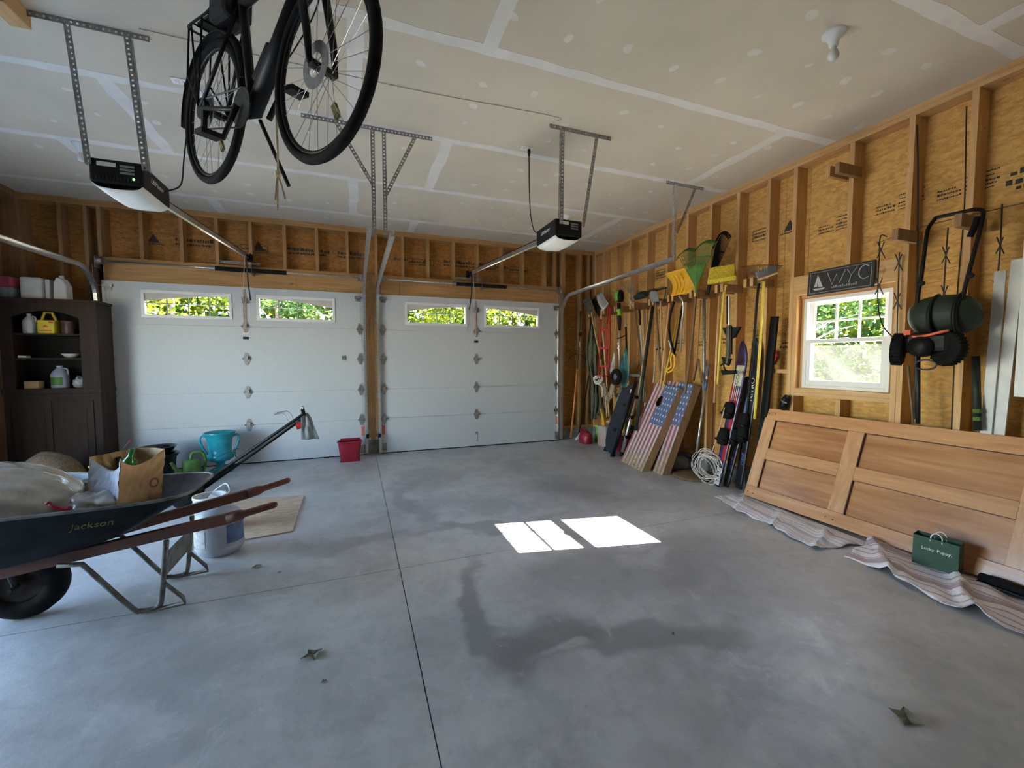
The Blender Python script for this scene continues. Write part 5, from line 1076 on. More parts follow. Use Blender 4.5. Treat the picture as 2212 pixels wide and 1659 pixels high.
# cloths under the door
def cloth_mat(name, a, b, sc, ang):
    m, nt, bs = _new(name); p = npos(nt); mp = nt.nodes.new('ShaderNodeMapping'); mp.inputs['Rotation'].default_value = (0, 0, ang); nt.links.new(p, mp.inputs[0]); sp = nt.nodes.new('ShaderNodeSeparateXYZ'); nt.links.new(mp.outputs[0], sp.inputs[0])
    n = nnoise(nt, p, 6, 3); x = nmath(nt, 'ADD', nmath(nt, 'MULTIPLY', sp.outputs[0], sc), nmath(nt, 'MULTIPLY', n, .5))
    f = nmath(nt, 'LESS_THAN', nmath(nt, 'FRACT', x), .22); f2 = nmath(nt, 'LESS_THAN', nmath(nt, 'FRACT', nmath(nt, 'MULTIPLY', x, .24)), .18)
    col = nmix(nt, nmath(nt, 'MULTIPLY', f, .55), a, b); col = nmix(nt, nmath(nt, 'MULTIPLY', f2, .6), col, b)
    nt.links.new(col, bs.inputs['Base Color']); bs.inputs['Roughness'].default_value = .95; nbump(nt, bs, nnoise(nt, p, 160, 2), .3, .004); return m
def towel(name, label, c00, c10, c01, c11, mt, amp, seed):
    rnd = random.Random(seed); ph = [rnd.uniform(0, 6) for _ in range(8)]; G = []
    nu, nv = 60, 26; c00, c10, c01, c11 = map(Vector, (c00, c10, c01, c11))
    for i in range(nu+1):
        u = i/nu; row = []
        for j in range(nv+1):
            v = j/nv; p = (c00.lerp(c10, u)).lerp(c01.lerp(c11, u), v)
            w = math.sin(u*17+v*4+ph[0])*.5+math.sin(u*29-v*7+ph[1])*.35+math.sin(v*11+u*6+ph[2])*.4+math.sin(u*47+v*15+ph[3])*.2
            ridge = max(0, 1-abs(math.sin(u*9+v*2.2+ph[4]))*3.2)
            z = .006+amp*max(0, w*.45+.28)+amp*1.0*ridge
            z *= (1 if v < .74 else max(.05, (1-v)/.26)) if True else 1
            wob = .025*math.sin(u*13+ph[5])+.012*math.sin(u*37+ph[6])
            row.append(Vector((p.x+wob*(1-v), p.y+.01*math.sin(v*15+ph[7]), max(.004, z))))
        G.append(row)
    return single(name, MB().sheet(G), mt, label, 'cloth', smooth=True, solid=.004)
CL1 = cloth_mat('cloth_striped', (.80, .79, .84), (.36, .33, .37), 22, R(8)); CL2 = cloth_mat('cloth_plum', (.84, .80, .84), (.26, .11, .14), 13, R(-10))
towel('drop_cloth', 'grey-striped cloth spread under the far end of the cherry door', (3.22, -3.47, 0), (3.0, -4.66, 0), (3.66, -3.46, 0), (3.50, -4.74, 0), CL1, .026, 3)
towel('drop_cloth', 'white cloth with plum stripes crumpled under the green paper bag', (3.09, -4.80, 0), (2.88, -6.1, 0), (3.66, -4.68, 0), (3.60, -6.1, 0), CL2, .042, 5)
# gift bag
o = Vector((3.385, -5.045, .028)); ex = Vector((.09, -1, 0)).normalized(); ey = Vector((0, 0, 1)); ez = ex.cross(ey)
ex = (Vector((3.41, -5.265, 0))-Vector((3.385, -5.045, 0))).normalized(); ez = ex.cross(ey); bw, bh, bd_ = .228, .20, .085
t = thing('paper_gift_bag', 'dark green paper bag with white cord handles on the plum-striped cloth', 'bag', o, rot=Matrix((ex, ey, ez)).transposed())
b_ = -bd_ if ez.x < 0 else bd_
G = [((0, 0, 0), (bw, 0, 0), (bw, bh, 0), (0, bh, 0)), ((bw, 0, b_), (0, 0, b_), (0, bh+.012, b_*.8), (bw, bh+.012, b_*.8)), ((bw, 0, 0), (bw, 0, b_), (bw, bh+.01, b_*.8), (bw, bh, 0)), ((0, 0, b_), (0, 0, 0), (0, bh, 0), (0, bh+.01, b_*.8)), ((0, 0, 0), (0, 0, b_), (bw, 0, b_), (bw, 0, 0))]
mb = MB()
for q in G: mb.add(q, [(0, 1, 2, 3)])
mb.build('paper_body', M['bagg'], t, world=False, solid=.002)
fz = .0018*(-1 if b_ > 0 else 1)
text('Lucky', .028, W[t] @ Matrix.Translation((bw*.34, bh*.62, fz)), M['whitec'], t, 'lettering', .0004); text('Puppy.', .028, W[t] @ Matrix.Translation((bw*.70, bh*.62, fz)), M['whitec'], t, 'lettering', .0004)
MB().bb((0.001, .045, fz*.4), (bw-.001, .0465, fz*.8)).build('crease', M['bagg'], t, world=False)
for z in (0, b_*.8): MB().tube(bez([(bw*.38, bh-.02, z), (bw*.40, bh+.02, z+b_*.1), (bw*.5, bh+.035, z+b_*.25), (bw*.62, bh+.018, z+b_*.1), (bw*.64, bh-.02, z)], 16), .0035, 6).build('cord_handle', M['whitec'], t, world=False, smooth=True)
t = thing('clog', 'pair half of dark clogs lying on the cloth behind the bag', 'shoe', (3.47, -5.46, .03))
t['label'] = 'dark rubber shoe lying on the cloth behind the green bag'
MB().lathe([(0, -.13), (.035, -.12), (.045, -.04), (.038, .03), (.045, .08), (.03, .12), (0, .13)], 14, Matrix.Translation((3.47, -5.47, .06)) @ Matrix.Rotation(R(90), 4, 'X'), sy=.6).build('upper', M['rubber'], t, smooth=True); MB().box((3.47, -5.47, .033), (.085, .25, .018)).build('sole', M['black'], t, bevel=.01)
# ---------------------------------------------------------------- sign, hung mower, stakes, white boards
SF = frame((3.872, -4.19, 2.165), (0, -1, 0), (.06, 0, 1)); SR = SF.to_3x3()
t = thing('chalkboard_sign', 'black chalkboard sign lettered WYC with a white sailboat above the window', 'sign', (3.872, -4.19, 2.055), rot=SR)
I_ = W[t].inverted() @ SF
def S(mb, name, mt, z=0): mb.v = [SF @ p for p in mb.v]; return mb.build(name, M[mt], t)
S(MB().bb((-.275, -.115, -.018), (.275, .115, 0)), 'board', 'slate')
m_ = MB()
for a in ((-.255, -.098, .255, -.0955), (-.255, .0955, .255, .098), (-.255, -.098, -.2525, .098), (.2525, -.098, .255, .098)): m_.bb((a[0], a[1], 0), (a[2], a[3], .0008))
S(m_, 'chalk_border', 'chalk')
for pl in ([(-.10, .075), (-.055, -.04), (-.02, .05), (.01, -.035), (.05, .08)], [(.065, .075), (.10, .02), (.145, .08)], [(.10, .02), (.085, -.04)], [(.235, .07), (.205, .085), (.175, .07), (.160, .03), (.17, -.01), (.20, -.03), (.235, -.02)]): S(MB().tube([(x, y, .0005) for x, y in (pl if len(pl) < 7 else [tuple(p.xy) for p in bez([(a, b, 0) for a, b in pl], 24)])], .0042, 6, flat=.5), 'lettering', 'chalk')
m_ = MB()
for k in range(12): m_.bb((-.06+k*.018, -.072, 0), (-.048+k*.018, -.06+.006*(k % 3), .0008))
S(m_, 'small_script', 'grey')
S(MB().prism([(-.215, -.04), (-.185, -.04), (-.185, .075)], .0008).prism([(-.178, -.045), (-.135, -.045), (-.180, .06)], .0008).prism([(-.225, -.055), (-.11, -.055), (-.13, -.072), (-.205, -.072)], .0008), 'sailboat', 'chalk')
# mower hanging by its folded handle
t = thing('push_mower', 'black lawn mower with dark green grass bag hung on the wall arms', 'lawn mower', (3.62, -5.0, 1.45))
c = Vector((3.66, -5.02, 1.74))
prof = []
G = []
for i in range(17):
    f = i/16; y = -.195+.39*f; sq = (1-abs(2*f-1)**3.2)**.5 if 0 < f < 1 else 0.05
    G.append([c+Vector((-.13*math.cos(a)*sq, y, .145*math.sin(a)*sq*(1.0 if math.sin(a) > 0 else .9)+.02*math.cos(a))) for a in [2*math.pi*j/24 for j in range(25)]])
MB().sheet(G).build('grass_bag', M['greend'], t, smooth=True)
for yy in (-.11, .02): MB().tube([c+Vector((-.135*math.cos(a)-.004, yy, .15*math.sin(a))) for a in [R(-80+160*i/14) for i in range(15)]], .014, 6).build('bag_strap', M['black'], t, smooth=True)
MB().tube([c+Vector((-.12*math.cos(R(-62+10*i))-.02, .19-.035*i, -.12-.02*math.sin(i*.5))) for i in range(9)], .010, 6).build('orange_trim', M['orange'], t, smooth=True); MB().box(c+Vector((-.12, .14, -.105)), (.03, .04, .035)).build('orange_knob', M['orange'], t)
MB().box((3.64, -4.98, 1.56), (.20, .26, .14)).build('engine_deck', M['black'], t, bevel=.03); MB().lathe([(0, -.04), (.07, -.04), (.075, .03), (.05, .06), (0, .06)], 18, frame((3.55, -4.96, 1.53), (0, 1, 0), (0, 0, 1))).build('engine', M['black'], t, smooth=True)
def mw(p, ax, r_, w_):
    z = Vector(ax).normalized(); x = z.orthogonal().normalized(); F = frame(p, x, z.cross(x))
    pr = [(.0, -w_*.3), (r_*.55, -w_*.35), (r_*.6, -w_/2), (r_*.92, -w_/2), (r_, -w_*.35), (r_, w_*.35), (r_*.92, w_/2), (r_*.6, w_/2), (r_*.55, w_*.35), (0, w_*.3)]
    wo_ = MB().lathe(pr, 28, F).build('wheel', M['rubber'], t, smooth=True)
    m_ = MB()
    for k in range(28): a = 2*math.pi*k/28; m_.box(F @ Vector((r_*math.cos(a), r_*math.sin(a), 0)), (.012, .010, w_*.8), F.to_3x3() @ Matrix.Rotation(a, 3, 'Z'))
    m_.build('tread', M['rubber'], wo_)
mw((3.60, -4.795, 1.515), (-.35, 1, .05), .115, .07); mw((3.58, -5.085, 1.515), (-1, .45, .0), .115, .06); 
MB().tube([(3.62, -4.79, 1.50), (3.62, -5.0, 1.50)], .012, 8).build('axle', M['dark'], t); MB().tube([(3.56, -4.98+.06*math.cos(a), 1.40+.035*math.sin(a)) for a in [2*math.pi*i/14 for i in range(14)]], .006, 6, closed=True).build('pull_ring', M['dark'], t)
hl = [P_(1978, 700, 3.58), P_(1983, 640, 3.58), P_(1992, 585, 3.60), P_(2000, 520, 3.64), P_(2006, 492, 3.68), P_(2022, 470, 3.72)]
hr_ = [P_(2076, 660, 3.58), P_(2090, 600, 3.60), P_(2106, 540, 3.62), P_(2122, 475, 3.66), P_(2122, 455, 3.70), P_(2105, 452, 3.72)]
MB().tube(bez(hl, 30), .0125, 8).build('handle_bar', M['black'], t, smooth=True); MB().tube(bez(hr_, 30), .0125, 8).build('handle_bar', M['black'], t, smooth=True)
MB().tube(bez([hl[-1], P_(2060, 462, 3.72), hr_[-1]], 12), .0125, 8).build('handle_grip', M['black'], t, smooth=True)
MB().tube(bez([P_(2112, 470, 3.66), P_(2105, 490, 3.64), P_(2095, 512, 3.64)], 10), .018, 8).build('foam_grip', M['rubber'], t, smooth=True)
for u, v in ((1990, 612), (2096, 595)): MB().lathe([(0, -.018), (.018, -.012), (.018, .012), (0, .018)], 8, frame(P_(u, v, 3.57), (0, 0, 1), (0, 1, 0))).build('wing_knob', M['black'], t)
# wire plant stakes with crossed ties
def stake(label, pts, xs, x):
    Q = [P_(u, v, x) for u, v in pts]; t = thing('wire_stake', label, 'wire stake', Q[-1], group='wire plant stakes')
    MB().tube(bez(Q, 30) if len(Q) > 2 else Q, .0045, 6).build('rod', M['dark'], t)
    for u, v in xs:
        for s_ in (-1, 1): MB().tube([P_(u-7*s_, v-18, x-.01), P_(u, v, x-.01), P_(u+9*s_, v+18, x-.01)], .004, 5).build('tie', M['dark'], t)
stake('bent wire stake curving from arm to mower wheel', [(1916, 511), (1902, 511), (1899, 560), (1896, 620), (1898, 670), (1908, 705), (1928, 728)], [(1903, 540), (1899, 618)], 3.66)
stake('straight wire stake on the stud right of the window', [(1943, 545), (1938, 690), (1938, 745)], [(1941, 567), (1938, 650)], 3.87)
stake('wire stake hanging mid-bay above the mower bag', [(2048, 492), (2043, 560), (2038, 640)], [(2043, 551), (2040, 635)], 3.90)
stake('wire stake hanging nearest the white foam sheet', [(2165, 440), (2160, 545), (2150, 640)], [(2160, 530), (2152, 625)], 3.90)
single('tension_wire', MB().tube(bez([P_(1895, 525, 3.895), P_(2000, 488, 3.895), P_(2212, 438, 3.895)], 20), .003, 5), M['dark'], 'dark wire stretched across the studs above the mower', 'wire')
single('electrical_cable', MB().tube(bez([P_(1981, 270, 3.89), P_(1983, 400, 3.89), P_(1981, 560, 3.89), P_(1978, 700, 3.89), P_(1975, 905, 3.89)], 24), .006, 6), M['cord'], 'black cable running down the stud behind the mower', 'cable')
single('electrical_cable', MB().tube(bez([P_(2088, 230, 3.905), P_(2083, 450, 3.905), P_(2068, 640, 3.905), P_(2055, 930, 3.905)], 24), .004, 6), M['cord'], 'thin dark cable stapled along the stud edge behind the mower bag', 'cable')
for n_, (pts, r_, mt, lab) in enumerate((([(1983, 760, 3.80), (1983, 915, 3.78)], .014, 'dark', 'dark metal pole standing below the left mower wheel'), ([(1962, 790, 3.82), (1973, 915, 3.78)], .008, 'woodd', 'thin brown stick leaning below the left mower wheel'), ([(2107, 770, 3.86), (2112, 930, 3.82)], .022, 'greend', 'dark green pole with pale bands behind the white boards'))):
    t, Q = pole('wall_pole', lab, 'pole', pts, r_, mt, 3.8)
    if n_ == 2:
        for v in (888, 905): MB().tube([P_(2111, v-4, 3.825), P_(2111.5, v+4, 3.823)], .024, 8).build('band', M['green'], t)
t = single('white_board', MB().bar(P_(2162, 585, 3.875), P_(2131, 930, 3.875)+(P_(2131, 930, 3.875)-P_(2162, 585, 3.875))*.8, .055, .016, (0, 1, 0)), M['white2'], 'long white trim board leaning beside the mower', 'board')
t = single('white_board', MB().bar(P_(2200, 560, 3.895), P_(2158, 935, 3.895)+(P_(2158, 935, 3.895)-P_(2200, 560, 3.895))*.7, .06, .016, (0, 1, 0)), M['white2'], 'white trim board leaning behind the front one', 'board')
t = single('foam_sheet', MB().bb((3.882, -6.3, 1.19), (3.907, -5.30, 2.21)), M['white'], 'large white foam sheet fixed to the studs at the right edge', 'sheet')
single('dark_sack', MB().lathe([(0, 0), (.10, 0), (.13, .1), (.11, .35), (.05, .5), (0, .52)], 14, Matrix.Translation((3.955, -5.62, .5)), sx=.4), M['greend'], 'dark green sack behind the cherry door at the right edge', 'sack', smooth=True)

# ================================================================ LEFT SIDE
# tall hutch
cx0, cx1, cyf, cyb, cz = -3.885, -3.045, -.46, -.135, 2.135
t = thing('hutch', 'dark brown open hutch in the corner beside the left door', 'cabinet', ((cx0+cx1)/2, cyf, 0))
ox0, ox1, oz0, oz1 = -3.78, -3.205, 1.13, 2.00
MB().bb((cx0, cyf+.02, 0), (cx0+.02, cyb, cz-.03)).build('side_panel', M['cabinet'], t); MB().bb((cx1-.02, cyf+.02, 0), (cx1, cyb, cz-.03)).build('side_panel', M['cabinet'], t)
MB().bb((cx0+.02, cyb-.01, 0), (cx1-.02, cyb, cz-.03)).build('back_panel', M['cabin'], t)
MB().bb((cx0-.015, cyf-.02, cz-.03), (cx1+.015, cyb, cz)).build('top_board', M['cabinet'], t, bevel=.006)
MB().bb((cx0, cyf, 1.12), (ox0, cyf+.02, cz-.03)).build('face_stile', M['cabinet'], t); MB().bb((ox1, cyf, 1.12), (cx1, cyf+.02, cz-.03)).build('face_stile', M['cabinet'], t)
apts = [(ox0+(ox1-ox0)*i/14, 1.93+.07*math.sin(math.pi*i/14)) for i in range(15)]
MB().prism([(ox1, cz-.03), (ox0, cz-.03)]+apts, .02, frame((0, cyf+.02, 0), (1, 0, 0), (0, 0, 1))).build('arched_rail', M['cabinet'], t)
MB().bb((cx0-.01, cyf-.012, 1.06), (cx1+.01, cyb, 1.12)).build('ledge', M['cabinet'], t, bevel=.004)
MB().bb((cx0, cyf, .0), (cx1, cyf+.02, 1.06)).build('base_front', M['cabinet'], t)
for a, b in ((cx0+.07, (cx0+cx1)/2-.02), ((cx0+cx1)/2+.02, cx1-.07)):
    dd = MB().bb((a, cyf-.014, .12), (b, cyf, .98)).build('cabinet_door', M['cabinet'], t, bevel=.003); MB().bb((a+.06, cyf-.019, .20), (b-.06, cyf-.012, .90)).build('raised_panel', M['cabinet'], dd, bevel=.006)
for z in (1.745, 1.47): MB().bb((cx0+.02, cyf+.022, z-.018), (cx1-.02, cyb-.01, z)).build('shelf', M['cabinet'], t)
def jug(name, label, c, r_, h, mt, cap='white2', lab=None, sy=1):
    c = Vector(c); o = thing(name, label, 'jug', c); T = Matrix.Translation(c)
    MB().lathe([(0, 0), (r_*.95, 0), (r_, h*.04), (r_, h*.58), (r_*.85, h*.70), (r_*.4, h*.86), (r_*.3, h*.9), (r_*.3, h*.94), (0, h*.94)], 22, T, sy=sy).build('body', M[mt], o, smooth=True)
    MB().tube([c+Vector((0, 0, h*.93)), c+Vector((0, 0, h))], r_*.36, 12).build('cap', M[cap], o)
    MB().tube(bez([c+Vector((r_*.3, 0, h*.88)), c+Vector((r_*.85, 0, h*.84)), c+Vector((r_*.95, 0, h*.64)), c+Vector((r_*.85, 0, h*.56))], 12), r_*.13, 8).build('handle', M[mt], o, smooth=True)
    if lab: MB().lathe([(r_*1.012, h*.14), (r_*1.012, h*.5)], 10, T, sy=sy, a0=R(-140), a1=R(-50)).build('label', M[lab], o, smooth=True)
    return o
jug('detergent_jug', 'white detergent jug on the upper hutch shelf', (-3.70, -.33, 1.746), .058, .225, 'white2')
o = thing('yellow_jug', 'yellow plastic jug with red printing on the upper hutch shelf', 'jug', (-3.53, -.33, 1.746))
MB().bb((-3.605, -.40, 1.746), (-3.455, -.27, 1.90)).build('body', M['yjug'], o, bevel=.012); MB().bb((-3.585, -.4025, 1.775), (-3.475, -.4005, 1.79)).build('printed_band', M['orange'], o); MB().prism([(-3.56, 1.82), (-3.50, 1.82), (-3.53, 1.85)], .002, frame((0, -.4005, 0), (1, 0, 0), (0, 0, 1))).build('printed_mark', M['orange'], o); MB().bb((-3.50, -.4025, 1.865), (-3.46, -.4005, 1.885)).build('printed_mark', M['orange'], o)
MB().tube([(-3.60, -.33, 1.89), (-3.565, -.33, 1.99), (-3.50, -.33, 1.99), (-3.462, -.33, 1.89)], .014, 8).build('carry_handle', M['yjug'], o)
single('coffee_can', MB().lathe([(0, 0), (.062, 0), (.064, .008), (.062, .015), (.062, .135), (.066, .14), (.066, .155), (0, .157)], 22, Matrix.Translation((-3.36, -.33, 1.746))), M['jar'], 'brown patterned can right of the yellow jug', 'can', smooth=True)
jug('water_jug', 'translucent water jug with green label on the hutch bottom shelf', (-3.47, -.32, 1.121), .078, .26, 'bluewhite', 'white2', 'green')
single('small_carton', MB().bb((-3.745, -.40, 1.121), (-3.62, -.30, 1.205)), M['kraft'], 'small brown carton in the lower left of the hutch', 'carton', bevel=.003)
def blob(c, r_, mt, name, label, cat, seed, amp=.25, sz=(1, 1, 1), n=26, m=18, flat=False):
    rnd = random.Random(seed); ph = [rnd.uniform(0, 6) for _ in range(9)]; G = []; c = Vector(c)
    for i in range(n+1):
        th = 2*math.pi*i/n; row = []
        for j in range(m+1):
            f = math.pi*(j/m) if not flat else math.pi*.5*(j/m); d = Vector((math.sin(f)*math.cos(th), math.sin(f)*math.sin(th), math.cos(f)))
            w = 1+amp*(.5*math.sin(3*d.x*2+ph[0]+2*d.z)+.4*math.sin(5*d.y+ph[1])+.35*math.sin(7*d.z+4*d.x+ph[2])+.3*math.sin(11*d.x-9*d.y+ph[3])+.2*math.sin(19*d.y+13*d.z+ph[4]))*.6
            row.append(c+Vector((d.x*sz[0], d.y*sz[1], d.z*sz[2]))*r_*w)
        G.append(row)
    return single(name, MB().sheet(G), mt, label, cat, smooth=True)
PLA = mat('clear_plastic', (.66, .65, .63), .07, var=.12, scale=11, bump=1.0, detail=7); PLA.node_tree.nodes['Principled BSDF'].inputs['Transmission Weight'].default_value = .2; PLA.node_tree.nodes['Principled BSDF'].inputs['Coat Weight'].default_value = .8
blob((-3.29, -.32, 1.185), .063, PLA, 'plastic_bag', 'crumpled clear plastic bag beside the water jug in the hutch', 'plastic bag', 4, .4)
single('glass_bowl', MB().lathe([(.02, 0), (.05, .0), (.085, .05), (.082, .05), (.048, .006), (0, .006)], 20, Matrix.Translation((-3.36, -.32, 1.471))), PLA, 'clear bowl on the middle hutch shelf', 'bowl', smooth=True)
single('paper_packet', MB().bb((-3.77, -.42, 1.471), (-3.70, -.34, 1.495)), M['sticker'], 'small white packet at the left of the middle hutch shelf', 'packet', bevel=.004)
o = thing('storage_tub', 'grey tub with pink lid on top of the hutch', 'tub', (-3.86, -.30, cz)); MB().bb((-3.885, -.42, cz), (-3.78, -.18, cz+.12)).build('tub_body', M['grey'], o, bevel=.015); MB().bb((-3.89, -.43, cz+.12), (-3.775, -.17, cz+.235)).build('lid', M['pink'], o, bevel=.02)
o = thing('white_box', 'white plastic box pair on top of the hutch', 'box', (-3.62, -.30, cz)); o['label'] = 'off-white square plastic container on top of the hutch'; MB().bb((-3.735, -.39, cz), (-3.545, -.22, cz+.245)).build('body', M['white2'], o, bevel=.02)
single('white_box', MB().bb((-3.535, -.36, cz), (-3.495, -.22, cz+.235)), M['white2'], 'narrow off-white container beside the square one on the hutch', 'box', bevel=.012)
o = thing('white_jug', 'white jug with slanted neck at the right end of the hutch top', 'jug', (-3.40, -.30, cz))
MB().prism([(-3.465, 0), (-3.345, 0), (-3.345, .17), (-3.385, .25), (-3.43, .26), (-3.455, .2)], .13, frame((0, -.24, cz), (1, 0, 0), (0, 0, 1))).build('body', M['white2'], o, bevel=.012); MB().tube([(-3.41, -.30, cz+.25), (-3.415, -.30, cz+.285)], .022, 10).build('cap', M['white2'], o)

# things on the floor by the left door
blob((-3.24, -1.05, .0), .40, M['burlap'], 'burlap_sack', 'brown burlap mound in front of the hutch', 'sack', 8, .06, (.75, .75, 1.22), flat=True)
o = thing('storage_tote', 'grey open tote behind the clear plastic bag', 'tote', (-2.75, -1.75, 0)); a = Matrix.Rotation(R(-25), 3, 'Z')
for c_, d_ in (((0, .19, .18), (.44, .02, .36)), ((0, -.19, .18), (.44, .02, .36)), ((.21, 0, .18), (.02, .36, .36)), ((-.21, 0, .18), (.02, .36, .36)), ((0, 0, .01), (.42, .36, .02))): MB().box(Vector((-2.75, -1.75, 0))+a @ Vector(c_), d_, a).build('wall' if d_[2] > .1 else 'bottom', M['grey'], o)
def pot(name, label, c, prof, mt, cat='pot'): return single(name, MB().lathe(prof, 28, Matrix.Translation(Vector(c))), M[mt], label, cat, smooth=True)
pot('clay_pot', 'terracotta bowl behind the wheelbarrow', (-2.52, -1.25, 0), [(0, 0), (.12, 0), (.20, .24), (.215, .24), (.215, .28), (.195, .28), (.19, .24), (.12, .02), (0, .02)], 'clay')
pot('yellow_basket', 'yellow basket full of garden odds and ends', (-2.78, -.92, 0), [(0, 0), (.14, 0), (.17, .27), (.185, .30), (.175, .31), (.16, .28), (.13, .02), (0, .02)], 'yjug', 'basket')
o = thing('black_bottle', 'small black bottle with white label standing in the yellow basket', 'bottle', (-2.86, -.90, .03)); MB().tube([(-2.86, -.90, .03), (-2.86, -.90, .36), (-2.86, -.90, .40)], [.045, .045, .02], 12).build('body', M['black'], o); MB().bb((-2.875, -.9475, .35-.01), (-2.845, -.944, .365)).build('label', M['sticker'], o)
blob((-2.76, -.90, .30), .07, M['olive'], 'garden_cloth', 'olive cloth heaped in the yellow basket', 'cloth', 12, .4)
blob((-2.85, -.50, .14), .155, M['black'], 'black_bag', 'dark bag on the floor at the foot of the door track', 'bag', 15, .25, (.9, .6, 1.1))
o = thing('screwdriver_probe', 'long thin soil probe with dark grip leaning in the yellow basket', 'tool', (-2.72, -.93, .2)); q0, q1 = at(243, 994, 'y', -.93), at(281, 952, 'y', -.75)
MB().tube([q0, q0.lerp(q1, .38)], [.02, .014], 8).build('grip', M['black'], o); MB().tube([q0.lerp(q1, .36), q1], .004, 6).build('rod', M['zincd'], o); MB().tube([q0.lerp(q1, .9), q1], .007, 6).build('tip', M['redd'], o)
# blue-black glazed pots
o = thing('glazed_planter', 'tall blue-black glazed planter behind the paper bag', 'planter', (-2.49, -.55, 0)); T = Matrix.Translation((-2.49, -.55, 0))
MB().lathe([(0, 0), (.13, 0), (.15, .05), (.17, .26), (.20, .305), (.205, .315), (.19, .32), (.16, .27), (.13, .03), (0, .03)], 30, T).build('body', M['blackg'], o, smooth=True)
o = thing('glazed_dish', 'black glazed dish with curled handles stacked on the tall planter', 'dish', (-2.50, -.55, .322)); T = Matrix.Translation((-2.50, -.55, .322))
MB().lathe([(0, 0), (.12, 0), (.16, .035), (.185, .075), (.19, .08), (.178, .08), (.15, .04), (.11, .01), (0, .01)], 30, T).build('bowl', M['blackg'], o, smooth=True)
MB().tube(bez([(-2.66, -.57, .38), (-2.71, -.60, .375), (-2.73, -.61, .345), (-2.715, -.60, .33)], 12), .012, 8).build('handle', M['blackg'], o, smooth=True)
o = thing('watering_can', 'green plastic watering can beside the dark planter', 'watering can', (-2.13, -.66, 0)); T = Matrix.Translation((-2.13, -.66, 0))
MB().lathe([(0, 0), (.10, 0), (.105, .02), (.09, .20), (.085, .22), (.03, .235), (0, .235)], 22, T).build('body', M['green'], o, smooth=True)
MB().tube(bez([(-2.20, -.70, .06), (-2.25, -.75, .14), (-2.29, -.79, .24)], 10), [.03-.0014*i for i in range(11)], 10).build('spout', M['green'], o, smooth=True)
MB().tube(bez([(-2.14, -.66, .235), (-2.12, -.65, .31), (-2.03, -.62, .31), (-2.0, -.61, .20), (-2.03, -.62, .06)], 24), .016, 8).build('handle', M['green'], o, smooth=True)
o = thing('teal_urn', 'turquoise glazed two-handled urn in front of the left door', 'urn', (-1.90, -.40, 0)); T = Matrix.Translation((-1.90, -.40, 0))
MB().lathe([(0, .0), (.135, 0), (.14, .012), (.10, .035), (.055, .07), (.042, .10), (.05, .13), (.11, .15), (.15, .18), (.158, .21), (.145, .235), (.125, .245), (.128, .30), (.135, .40), (.15, .46), (.172, .50), (.178, .515), (.165, .52), (.14, .47), (.12, .40), (.115, .26), (.09, .2), (0, .18)], 36, T).build('body', M['teal'], o, smooth=True)
for s_ in (-1, 1):
    MB().tube(bez([(-1.90+s_*.145, -.40, .46), (-1.90+s_*.195, -.40, .475), (-1.90+s_*.215, -.40, .42), (-1.90+s_*.19, -.40, .33), (-1.90+s_*.145, -.40, .235)], 20), .014, 8).build('handle', M['teal'], o, smooth=True)
    MB().lathe([(0, -.02), (.02, -.012), (.02, .012), (0, .02)], 8, Matrix.Translation((-1.90+s_*.155, -.40, .23))).build('scroll', M['teal'], o, smooth=True)
o = thing('red_bucket', 'dark red rectangular bucket by the centre post', 'bucket', (-.335, -.36, 0))
G = []
for z, s in ((0, .78), (.005, .80), (.24, .98), (.275, 1.0), (.275, 1.07), (.285, 1.07), (.288, .96), (.02, .76)): G.append([Vector((-.335+.158*s*math.copysign(abs(math.cos(a))**.5, math.cos(a)), -.36+.11*s*math.copysign(abs(math.sin(a))**.5, math.sin(a)), z)) for a in [2*math.pi*k/40 for k in range(41)]])
MB().sheet(G).build('body', M['red'], o, smooth=True); MB().bb((-.47, -.44, .0), (-.20, -.28, .012)).build('bottom', M['red'], o)
MB().prism([(-.16, .27), (-.165, .31), (.10, .31), (.12, .285)], .012, frame((-.30, -.265, 0), (1, 0, 0), (0, 0, 1))).build('wringer_lip', M['red'], o)
# photo eye sensors and cable on the post
for x, lab in ((-.085, 'door sensor on the left side of the centre post'), (.085, 'door sensor on the right side of the centre post')):
    o = thing('door_sensor', lab, 'sensor', (x, -.13, .26)); MB().bb((x-.02, -.155, .27), (x+.02, -.122, .33)).build('housing', M['black'], o, bevel=.004); MB().bb((x-.03, -.115, .29), (x+.03, -.112, .31)).build('bracket', M['zincd'], o); MB().bb((x*.6-.015, -.03, .225), (x*.6+.015, .0, .26)).build('anchor', M['zinc'], o)
# ---------------------------------------------------------------- OSB board on the floor, jug, pail
single('osb_board', MB().add([(-.775, -1.88, 0), (-.755, -2.88, 0), (-1.55, -3.0, 0), (-1.55, -1.78, 0), (-.775, -1.88, .012), (-.755, -2.88, .012), (-1.55, -3.0, .012), (-1.55, -1.78, .012)], [(0, 1, 2, 3), (7, 6, 5, 4), (0, 4, 5, 1), (1, 5, 6, 2), (2, 6, 7, 3), (3, 7, 4, 0)]), M['osbfloor'], 'square of strand board lying flat on the floor', 'board')
o = thing('litter_jug', 'large pale plastic jug with blue label under the barrow handles', 'jug', (-1.21, -3.10, .0)); T = Matrix.Translation((-1.21, -3.10, 0))
MB().lathe([(0, 0), (.11, 0), (.145, .03), (.155, .07), (.155, .26), (.14, .31), (.09, .345), (.05, .36), (0, .36)], 28, T, sy=.85).build('body', M['bluewhite'], o, smooth=True)
MB().lathe([(.1565, .09), (.1565, .21)], 8, T, sy=.85, a0=R(-175), a1=R(-112)).build('label', M['labelg'], o, smooth=True); MB().lathe([(.157, .10), (.157, .24)], 10, T, sy=.85, a0=R(-62), a1=R(-5)).build('label', M['label'], o, smooth=True)
